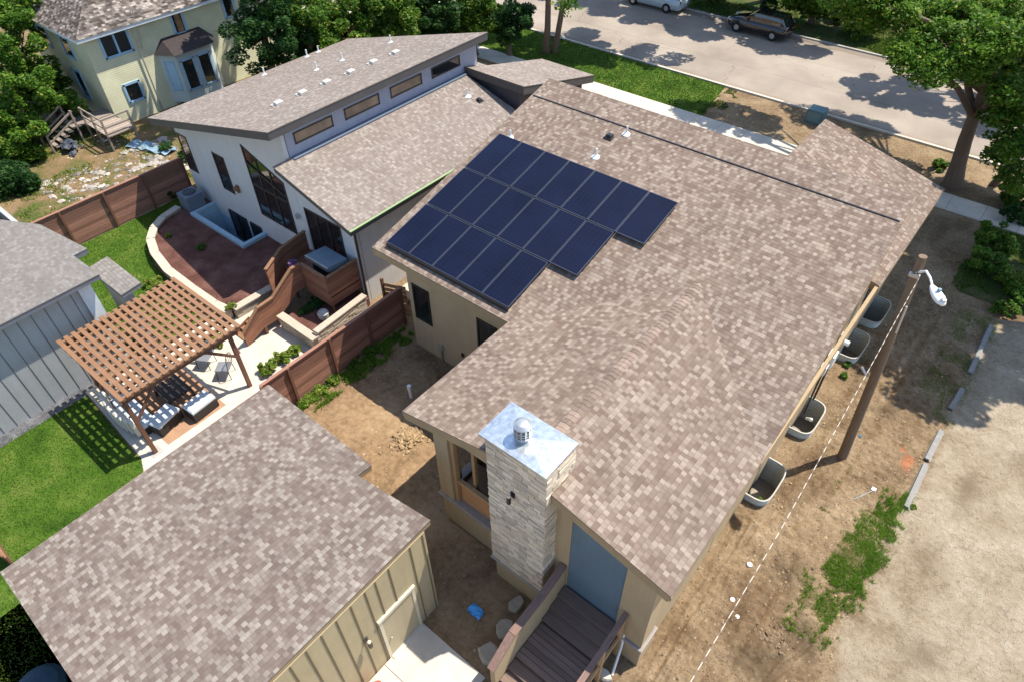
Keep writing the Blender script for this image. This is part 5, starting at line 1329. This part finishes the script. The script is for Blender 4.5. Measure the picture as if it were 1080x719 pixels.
def blades(name, n_, inside, box, h, label, seed, w=.012, mat=None):
    """grass: upright thin triangles"""
    rg = np.random.default_rng(seed); m = MB(); c = 0
    X = rg.uniform(box[0], box[1], n_ * 4); Y = rg.uniform(box[2], box[3], n_ * 4)
    for x, y in zip(X, Y):
        if c >= n_: break
        if not inside(x, y): continue
        a = rg.uniform(0, 2 * pi); hh = h * rg.uniform(.5, 1.2); lx, ly = rg.normal(0, hh * .5), rg.normal(0, hh * .5)
        zb = .045 if (-1.7 < x < 2.0 and 3 < y < 27) or (-15.5 < x < -8.8 and 5.6 < y < 11.6) else .0
        n0 = len(m.v); m.v += [(x - w * cos(a), y - w * sin(a), zb), (x + w * cos(a), y + w * sin(a), zb), (x + lx, y + ly, hh + zb + .01)]
        m.f.append([n0, n0 + 1, n0 + 2]); m.uv.append([(0, 0)] * 3); c += 1
    return stuff(m, name, mat or GRASSB, label, "grass")
def inpoly(poly):
    def fn(x, y):
        r_ = False; j = len(poly) - 1
        for i in range(len(poly)):
            xi, yi = poly[i]; xj, yj = poly[j]
            if (yi > y) != (yj > y) and x < (xj - xi) * (y - yi) / (yj - yi) + xi: r_ = not r_
            j = i
        return r_
    return fn
blades("grass", 30000, inpoly([(-22.1, -4.5), (-21.8, 2.55), (-17.7, 2.3), (-15.0, 1.9), (-13.6, 1.6), (-13.6, -4.5)]), (-22.1, -13.6, -4.5, 2.6), .055, "mown grass of the lawn between the grey shed and the garage", 1, .014)
blades("grass", 16000, inpoly([(-30.8, 5), (-22.6, 5), (-21.9, 7.3), (-24.4, 7.75), (-26.9, 8.05), (-28.3, 8.7), (-29.1, 9.6), (-29.5, 12.2), (-30.8, 12.2)]), (-30.8, -21.9, 5, 12.2), .06, "mown grass inside the fence by the curved wall", 2, .016)
blades("grass", 26000, inpoly([(-34, 35.0), (-14.9, 35.0), (-15.6, 39.4), (-34, 39.4)]), (-34, -14.9, 35, 39.4), .08, "mown grass between the sidewalk and the street", 3, .03)
def nz2(x, y, k): return mnoise.noise(Vector((x * k, y * k, 3.7)))
def patch(x, y):
    cx = 1.42 + (y - 13.2) * .13; w_ = .5 + (.12 if y < 13 else 0); q = ((x - cx) / w_) ** 2 + ((y - 13.2) / 2.7) ** 2
    return q + nz2(x, y, 2.2) * 1.6 + nz2(x, y, 7) * 1.3 + nz2(x, y, 19) * .9 < .95
blades("grass", 15000, patch, (.3, 2.7, 10.2, 16.6), .11, "rough bright grass patch at the edge of the parking area", 4, .010, GRASSP)
blades("weeds", 3600, lambda x, y: nz2(x, y, 1.9) + nz2(x + 9, y, 6) * .9 > .62, (.0, 2.3, 14, 22.5), .06, "thin weeds between the pole and the wheel stops", 5, .011, GRASSW)
blades("weeds", 900, lambda x, y: nz2(x, y, 1.7) + nz2(x + 9, y, 6) * .9 > .78, (1.8, 3.8, 8, 21), .05, "sparse weeds sprouting through the worn paving", 9, .011, GRASSW)
blades("weeds", 3800, lambda x, y: nz2(x, y, 1.3) * .25 + (-15.5 + .75 - x) > 0 and nz2(x, y, 2.5) > -.25, (-15.5, -14.5, 6.2, 12), .16, "leafy weeds along the foot of the yard fence", 14, .022, GRASSP)
blades("grass", 900, lambda x, y: nz2(x, y, 1.1) > (x + 15.2) * .5, (-15.3, -14.0, 35.1, 39.2), .07, "ragged lawn edge by the bare kerbside dirt", 15, .03)
blades("weeds", 500, lambda x, y: nz2(x, y, 1.5) + nz2(x + 9, y, 6) > .6, (-1.7, -.5, 8, 20), .06, "sparse weeds along the house wall", 10, .011, GRASSW)
blades("weeds", 9000, lambda x, y: nz2(x, y, .5) + nz2(x, y, 2) * .6 > -.02, (-48, -31.2, 2, 13.4), .16, "rough grass and weeds of the neighbour yard", 6, .03, GRASSW)
blades("weeds", 2600, lambda x, y: nz2(x, y, .9) > -.1, (.9, 2.3, 20, 26.6), .07, "yellowing grass in the shade by the wheel stops", 7, .012, GRASSW)

# ------------------------------------------------------------------ foliage
def leaf_mesh(m, centres, n_, leaf, rg, flat=.75):
    """centres: (x,y,z,r); leaves as small bent quads spread through each clump"""
    cs = np.array(centres); wts = cs[:, 3] ** 2; wts = wts / wts.sum()
    idx = rg.choice(len(cs), n_, p=wts)
    d_ = rg.normal(size=(n_, 3)); d_ /= np.linalg.norm(d_, axis=1)[:, None]
    rr = cs[idx, 3] * rg.uniform(.35, 1.0, n_) ** .5
    P = cs[idx, :3] + d_ * rr[:, None] * np.array([1, 1, flat])
    a = rg.normal(size=(n_, 3)); a[:, 2] *= .5; a /= np.linalg.norm(a, axis=1)[:, None]
    b = rg.normal(size=(n_, 3)); b[:, 2] *= .5; b -= (b * a).sum(1)[:, None] * a; b /= np.linalg.norm(b, axis=1)[:, None]
    s_ = leaf * rg.uniform(.6, 1.3, n_)
    a *= s_[:, None]; b *= (s_ * .6)[:, None]
    V = np.stack([P - a, P - b * .9, P + a, P + b * .9], 1).reshape(-1, 3)
    n0 = len(m.v); m.v += [tuple(v) for v in V.tolist()]
    m.f += [[n0 + 4 * i, n0 + 4 * i + 1, n0 + 4 * i + 2, n0 + 4 * i + 3] for i in range(n_)]
    m.uv += [[(0, 0)] * 4] * n_
def clumps(c, R, k, r_, rg, shell=.55):
    out = []
    for _ in range(k):
        d_ = rg.normal(size=3); d_ /= np.linalg.norm(d_); q = rg.uniform(shell, 1.0)
        out.append((c[0] + d_[0] * R[0] * q, c[1] + d_[1] * R[1] * q, c[2] + d_[2] * R[2] * q, r_ * rg.uniform(.6, 1.2)))
    return out
def tree(name, base, top, crowns, label, seed, mat=None, trunk_r=.25, n_=9000, leaf=.13, cat="tree", k=26, cr=.8, fork=None, group=None, shell=.5):
    rg = np.random.default_rng(seed)
    t = thing(name, base, label, cat, group)
    m = MB(); b_, tp = Vector(base), Vector(top); pts = []
    for i in range(6):
        f_ = i / 5; p = b_.lerp(tp, f_) + Vector((math.sin(f_ * 5 + seed) * .08, math.cos(f_ * 4 + seed) * .08, 0)); pts.append(p)
    m.tube(pts, [trunk_r * (1.25 if i == 0 else 1 - .1 * i) for i in range(6)], 12)
    for (cx, cy, cz, rx, ry, rz_) in crowns:
        s_ = pts[rg.integers(3, 6)]; mid = Vector(s_).lerp(Vector((cx, cy, cz)), .5) + Vector((0, 0, .3))
        m.tube([s_, mid, (cx, cy, cz)], [trunk_r * .5, trunk_r * .32, trunk_r * .12], 8)
        for _ in range(3):
            e_ = Vector((cx + rg.uniform(-.7, .7) * rx, cy + rg.uniform(-.7, .7) * ry, cz + rg.uniform(-.3, .7) * rz_)); m.tube([mid, e_], [trunk_r * .2, trunk_r * .05], 6)
    m.build("trunk", BARK, t)
    vol = sum(c[3] * c[4] for c in crowns); m = MB()
    for c_ in crowns:
        leaf_mesh(m, clumps(c_[:3], c_[3:], k, cr, rg, shell), int(n_ * c_[3] * c_[4] / vol), leaf, rg)
    m.build("crown", mat or LEAF, t)
    return t
def at(u, v, z): return px(u, v, z)
# big tree by the sidewalk: trunk in view, crown reaching over the kerb
def cw(u, v, z, r_, rz_=None): p = px(u, v, z); return (p[0], p[1], p[2], r_, r_, rz_ or r_ * .6)
tree("big_tree", (-1.87, 35.97, 0), (-2.45, 35.6, 5.8), [cw(1000, 30, 6.8, 1.7), cw(1045, 45, 7, 1.5), cw(962, 55, 6.2, 1.2), cw(1075, 10, 7.2, 1.8), cw(1010, -5, 7, 1.7), cw(935, 5, 7.5, 1.8), cw(1070, 95, 5.7, 1.0), cw(985, 75, 6.0, .9), cw(1015, 70, 6.2, .9), cw(900, -8, 8, 1.6),
      (-10.2, 41.2, 11.8, 2.6, 2.2, 1.2), (-7.0, 44.3, 11.5, 1.9, 1.4, 1), (-4.2, 45.0, 11.5, 1.6, 1.2, 1), (-12.8, 41, 11.8, 1.5, 1.4, .8)],
     "big leafy tree with a thick leaning trunk by the sidewalk", 21, LEAF_MID, .38, 80000, .095, k=50, cr=.5)
tree("bare_limbed_tree", px(1048, 195), (0.9, 37.6, 4.6), [cw(1068, 150, 4.0, .9), cw(1078, 60, 6, 1.2), cw(1078, 115, 5, 1.1), cw(1050, 120, 4, .6), cw(1075, 185, 2.6, .8), cw(1055, 160, 3, .6)], "slender slanting tree stem right of the big trunk", 22, LEAF, .16, 9000, .11, k=24, cr=.45)
# trees beyond the right edge that shade the side yard
tree("shade_tree", (6.5, 31, 0), (6, 31, 8.5), [(2.0, 33.0, 11.8, 1.9, 3.2, 1.2), (4.3, 29.8, 11.5, 2.2, 3.0, 1.4), (4.0, 26.9, 11.0, 1.5, 1.6, 1.0), (1.9, 29.2, 11.8, 1.3, 2.6, .8), (.6, 32, 12.4, 1.4, 2.6, .8), (1.2, 37.3, 11.8, 2.6, 1.8, 1.0), (3.2, 31.5, 11.5, 1.6, 2.6, 1), (1.4, 40.4, 11.9, 2.4, 1.8, 1), (4.4, 39.3, 11.8, 2.2, 2.0, 1), (3.5, 35, 12, 2, 2, 1)], "tall tree beside the parking area whose crown shades the side yard", 23, LEAF, .35, 85000, .165, k=60, cr=.6)
tree("shade_tree", (5.5, 53.5, 0), (3, 53, 8), [(-5.0, 50.2, 11.2, 2.6, 2.2, 1.2), (-1.2, 50.6, 11.2, 3.0, 2.6, 1.5), (2.5, 50, 11, 3, 3, 2)], "tall tree across the street shading the road at its far end", 24, LEAF, .4, 22000, .18, k=36, cr=.7)
tree("shade_tree", (-20, 55.5, 0), (-20, 55, 9), [(-24.5, 52.4, 11.5, 3.4, 2.4, 1.6), (-18.5, 52.6, 11.5, 3.2, 2.2, 1.5), (-12.6, 53.3, 11.5, 3.0, 2.0, 1.5), (-30, 52.5, 11.5, 3.2, 2.5, 1.5)], "tall tree behind the parked vehicles shading the far side of the street", 26, LEAF, .4, 30000, .19, k=40, cr=.75)
# twin stemmed tree on the north lawn
t_ = tree("twin_trunk_tree", (-27.45, 36.8, 0), (-27.2, 36.6, 8.5), [(-23.5, 42.8, 10.2, 3.4, 2.4, 1.6), (-19, 45.4, 10.5, 2.6, 1.6, 1.2), (-28, 41, 10.5, 3.4, 3, 1.5), (-25, 44, 10, 3, 3, 1.5), (-31.0, 40, 10, 3, 3, 1.5), cw(598, 6, 3.9, .45)], "pale twin-trunk tree on the lawn by the street", 25, LEAF, .22, 22000, .17, k=28, cr=.7)
m = MB(); m.tube([(-27.0, 37.2, -.05), (-26.5, 37.5, 4), (-25.8, 38, 8.5)], [.2, .16, .1], 10); m.build("trunk", BARK, t_)
# far side of the street
specs = [(-23.2, 52.6, 2.5, 2.6, 0), (-19.4, 52.7, 2.3, 2.5, 1), (-15.6, 52.2, 2.2, 2.3, 0), (-12.3, 52.6, 1.9, 2.3, 1), (-6.3, 53.6, 2.3, 2.8, 0), (-30, 54, 3, 3, 1), (-36, 53, 3, 3, 0), (-2.2, 51.6, 2.2, 2.6, 1)]
fl = ["dark bushy tree beyond the street behind the pale van", "dense dark tree overhanging the black car's front", "broad dark tree right behind the black car", "dark tree beside the bright grass beyond the street", "bushy tree at the far street edge left of the big trunk", "wide dark tree beyond the street above the twin trunk", "wide tree beyond the street at the far left", "tree beyond the street behind the big tree's crown"]
for i, (x, y, R, z, dk) in enumerate(specs):
    tree("street_tree", (x, y + .6, 0), (x, y + .4, 2.6), [(x, y, z, R, R * .8, R * .9)], fl[i], 40 + i, LEAF_DK if dk else LEAF, .2, 15000, .13, k=70, cr=.6, group="trees beyond the street", shell=.4)
blades("grass", 5000, lambda x, y: ((x + 9.3) / 2.0) ** 2 + ((y - 51.6) / 1.6) ** 2 < 1, (-11.5, -7, 49.9, 53.5), .14, "bright sunlit grass patch across the street", 8, .05)
# band behind the white house and around the yellow house
band = [(284, 40, 4.5, 2.0, 1, "dark spreading tree between the yellow house and the white house"), (320, 18, 5, 1.9, 0, "leafy tree behind the upper roof nearest the yellow house"), (365, 22, 4.0, 1.8, 0, "bright green tree directly behind the upper roof"),
        (410, 14, 4.0, 1.7, 0, "leafy tree behind the middle of the upper roof"), (455, 12, 3.5, 1.7, 1, "dark green tree behind the far end of the upper roof"), (500, 8, 3.0, 1.6, 0, "sunlit tree near the gap beside the twin trunk"), (538, 22, 2.2, 1.3, 1, "drooping dark conifer beside the twin trunk"),
        (330, 45, 3.0, 1.4, 1, "low dark shrub mass behind the upper roof edge"), (400, 30, 2.2, 1.4, 1, "low dark bush behind the upper roof ridge vents"), (465, 30, 1.6, 1.2, 1, "low dark bush behind the rear roof")]
for i, (u, v, z, R, dk, lb) in enumerate(band):
    p = px(u, v, z); tree("garden_tree", (p[0], p[1], 0), (p[0], p[1], z * .7), [(p[0], p[1], z, R * 1.1, R * 1.1, R * 1.1)], lb, 60 + i, LEAF_DK if dk else LEAF, .16, 13000, .10, k=60, cr=.5, group="trees behind the white house", shell=.35)
tl = [(18, 105, 2.4, 2.6, 0, "broad leafy tree at the left of the photo below the yellow house eave"), (12, 35, 4.5, 2.8, 0, "tall leafy tree left of the yellow house"), (45, 95, 1.6, 1.3, 0, "leafy bush against the side wall of the yellow house"), (5, 150, 1.0, 1.6, 0, "spreading bush at the left edge of the neighbour yard"), (12, 190, .5, .9, 1, "dark low bush in the neighbour yard")]
for i, (u, v, z, R, dk, lb) in enumerate(tl):
    p = px(u, v, z); tree("leafy_tree", (p[0], p[1], 0), (p[0], p[1], z * .7), [(p[0], p[1], z, R * 1.1, R * 1.1, R * .85)], lb, 80 + i, LEAF_DK if dk else LEAF_MID, .18, 20000, .10, k=70, cr=.5, shell=.35)
tree("conifer", (-35, 21, 0), (-34.8, 21, 9), [(-33.8, 22.5, 9.5, 2.6, 2.2, 1.4), (-36, 19.5, 10, 2.4, 2.2, 1.4), (-37.5, 24, 10, 2.6, 2.6, 1.4)], "tall dark tree whose boughs shade the yellow house", 90, LEAF_DK, .25, 12000, .16, k=28, cr=.6)

def bush(name, p, R, h, label, seed, mat=None, n_=1500, leaf=.06, cat="shrub", group=None, k=16):
    rg = np.random.default_rng(seed); t = thing(name, p, label, cat, group)
    m = MB()
    for q in range(5):
        a = q * 1.3; m.tube([p, (p[0] + cos(a) * R * .5, p[1] + sin(a) * R * .5, p[2] + h * .7)], [.02, .008], 5)
    m.build("stem", BARK, t)
    m = MB(); leaf_mesh(m, clumps((p[0], p[1], p[2] + h * .42), (R * 1.0, R * 1.0, h * .42), k + 10, R * .24, rg, .1), n_, leaf, rg, .8); m.build("foliage", mat or LEAF, t)
    return t
bl = [((283, 392), .35, .5, LEAF_BR, "yellow-green shrub beside the fence at the patio corner"), ((297, 382), .42, .55, LEAF_BR, "yellow-green shrub in the middle of the patio corner clump"), ((312, 372), .35, .5, LEAF_BR, "green shrub below the raised planter"), ((228, 362), .4, .4, LEAF_BR, "yellow-green plant beneath the pergola corner"),
      ((322, 424), .3, .3, LEAF_BR, "bright weed clump at the yard fence nearest the garage roof"), ((336, 414), .34, .34, LEAF_BR, "bright weed clump at the middle of the sunny fence foot"), ((352, 404), .3, .3, LEAF_BR, "bright weed clump at the shadow edge of the fence foot"),
      ((375, 385), .35, .35, LEAF, "shaded green plant along the yard fence"), ((392, 372), .4, .4, LEAF, "larger shaded plant at the fence near the tan wall"),
      ((333, 322), .35, .3, LEAF_DK, "blue-green ground plant in the raised planter"), ((322, 330), .3, .25, LEAF_DK, "small blue-green plant by the deck in the raised planter"), ((183, 208), .5, .8, LEAF_DK, "tufted dark shrub beside the air conditioner"),
      ((213, 262), .2, .25, LEAF, "small green seedling in the shaded mulch bed"), ((178, 250), .15, .2, LEAF_BR, "tiny yellow-green seedling by the curved wall"), ((245, 328), .22, .5, LEAF_BR, "yellow-green climber at the corner of the mulch bed"),
      ((165, 300), .5, .35, LEAF_BR, "yellow-green shrub at the pergola's back edge by the lawn"), ((1035, 285), .95, 1.1, LEAF, "dark green bush beside the shaded sidewalk"), ((1062, 300), .8, .9, LEAF_BR, "yellowish green bush at the right edge by the shaded path"), ((1058, 330), .55, .5, LEAF, "small bush above the parking area corner"),
      ((1062, 215), .9, 1.0, LEAF, "bush beyond the sidewalk under the big tree"), ((992, 178), .6, .5, LEAF, "low bush at the foot of the big trunk"), ((801, 528), .12, .12, LEAF_BR, "tiny green weed under the lowest window well"), ((893, 385), .16, .15, LEAF, "small weed beside the second window well"), ((890, 397), .16, .15, LEAF, "small weed in the dirt below the window wells"),
      ((962, 535), .1, .1, LEAF_BR, "small weed at the end of the lowest wheel stop"), ((200, 165), .6, .6, LEAF_DK, "dark shrub behind the fence at the white house corner"), ((175, 158), .5, .5, LEAF_DK, "low dark shrub in the neighbour yard by the fence"), ((240, 280), .0, 0, None, "")]
for i, ((u, v), R, h, mt, lb) in enumerate(bl):
    if not lb: continue
    p = px(u, v, .33 if lb.find("mulch") > 0 or lb.find("seedling") > 0 else (.4 if "raised planter" in lb and "below" not in lb else 0))
    bush("shrub", p, R, h, lb, 100 + i, mt, int(500 + 2600 * min(1, R)), .045 + .03 * R)
x, y, _ = px(309, 278, 2.1); t = thing("flower_pot", (x, y, 1.2), "purple flowers in a pot on the deck stair post", "flower pot")
m = MB(); m.lathe((x, y, 1.75), [(.08, 0), (.12, .2), (.13, .22)], 12); m.box(x - .04, x + .04, y - .04, y + .04, 1.2, 1.75); m.build("pot", BLACKM, t)
m = MB(); leaf_mesh(m, [(x, y, 2.1, .2)], 260, .04, np.random.default_rng(4)); m.build("flowers", leafmat("purple_petals", (.12, .06, .16), (.25, .14, .32), (.4, .28, .45)), t)

bush("shrub", px(1045, 262), 1.1, 1.2, "broad dark green bush just below the shaded sidewalk", 201, LEAF, 4200, .075)
bush("shrub", px(1072, 318), .8, .8, "leafy bush cut off by the right edge of the photo above the paving", 202, LEAF_MID, 2600, .07)
bush("shrub", px(1070, 232), .8, .9, "dark bush at the right edge touching the sidewalk", 203, LEAF_DK, 2600, .07)
bush("shrub", px(905, 40), 1.2, 1.5, "sunlit bush across the street beside the bright grass", 204, LEAF_MID, 3600, .09)
bush("shrub", px(880, 22), 1.3, 1.8, "leafy bush across the street behind the black car's tail", 205, LEAF, 4200, .09)
blades("weeds", 9000, lambda x, y: nz2(x, y, .6) + nz2(x, y, 2.3) * .6 > -.05, (.2, 6, 27.6, 33.3), .12, "weedy undergrowth beside the shaded sidewalk", 12, .02, GRASSB)
blades("weeds", 9000, lambda x, y: nz2(x, y, .4) > -.15, (-34, 2, 50.6, 56), .16, "weedy undergrowth beyond the far kerb", 13, .04, GRASSB)
# ------------------------------------------------------------------ rubble in the neighbour yard
DEB = wood("mixed_rubble", (.28, .25, .215), .7, 0, .9)
hx, hy, _ = px(165, 168); scatter("rubble", DEB, 240, (hx - 2.0, hx + 2.2, hy - 1.6, hy + 1.4), .04, .28, "pale bricks and scraps strewn behind the fence", "rubble", 31, .5)
hx, hy, _ = px(95, 195); scatter("rubble", DEB, 260, (hx - 2.2, hx + 2.2, hy - 1.8, hy + 1.8), .03, .22, "broken pale stones strewn in the neighbour yard", "rubble", 32, .5)
hx, hy, _ = px(75, 158); scatter("junk_heap", paint("dark_junk", (.05, .06, .08), .5, 4, .6), 50, None, .1, .3, "heap of dark junk by the porch steps", "junk", 33, .8, (hx, hy, .7, .3))
hx, hy, _ = px(112, 132, 1.0); scatter("porch_clutter", DEB, 60, (hx - .9, hx + .8, hy - .6, hy + .6), .05, .14, "pale clutter on the ground under the wooden porch", "clutter", 34, .8)
x, y, _ = px(155, 160); m = MB(); rr = random.Random(9)
G = [[(x - 1.3 + i * .22 + rr.uniform(-.07, .07), y - .5 + j * .2 + i * .07 + rr.uniform(-.07, .07), .04 + rr.uniform(0, .22)) for i in range(13)] for j in range(5)]
for j in range(4):
    for i in range(12): m.face([G[j][i], G[j][i + 1], G[j + 1][i + 1], G[j + 1][i]])
tag(m.build("tarp", paint("faded_blue_tarp", (.20, .30, .37), .4, 3, .6)), "rumpled faded blue tarp lying behind the fence", "tarp")
x, y, _ = px(24, 158); m = MB(); m.box(x - .8, x + .6, y - .3, y + .4, 0, .06); tag(m.build("plank_board", W_RAW), "pale flat board lying under the leafy tree", "board")
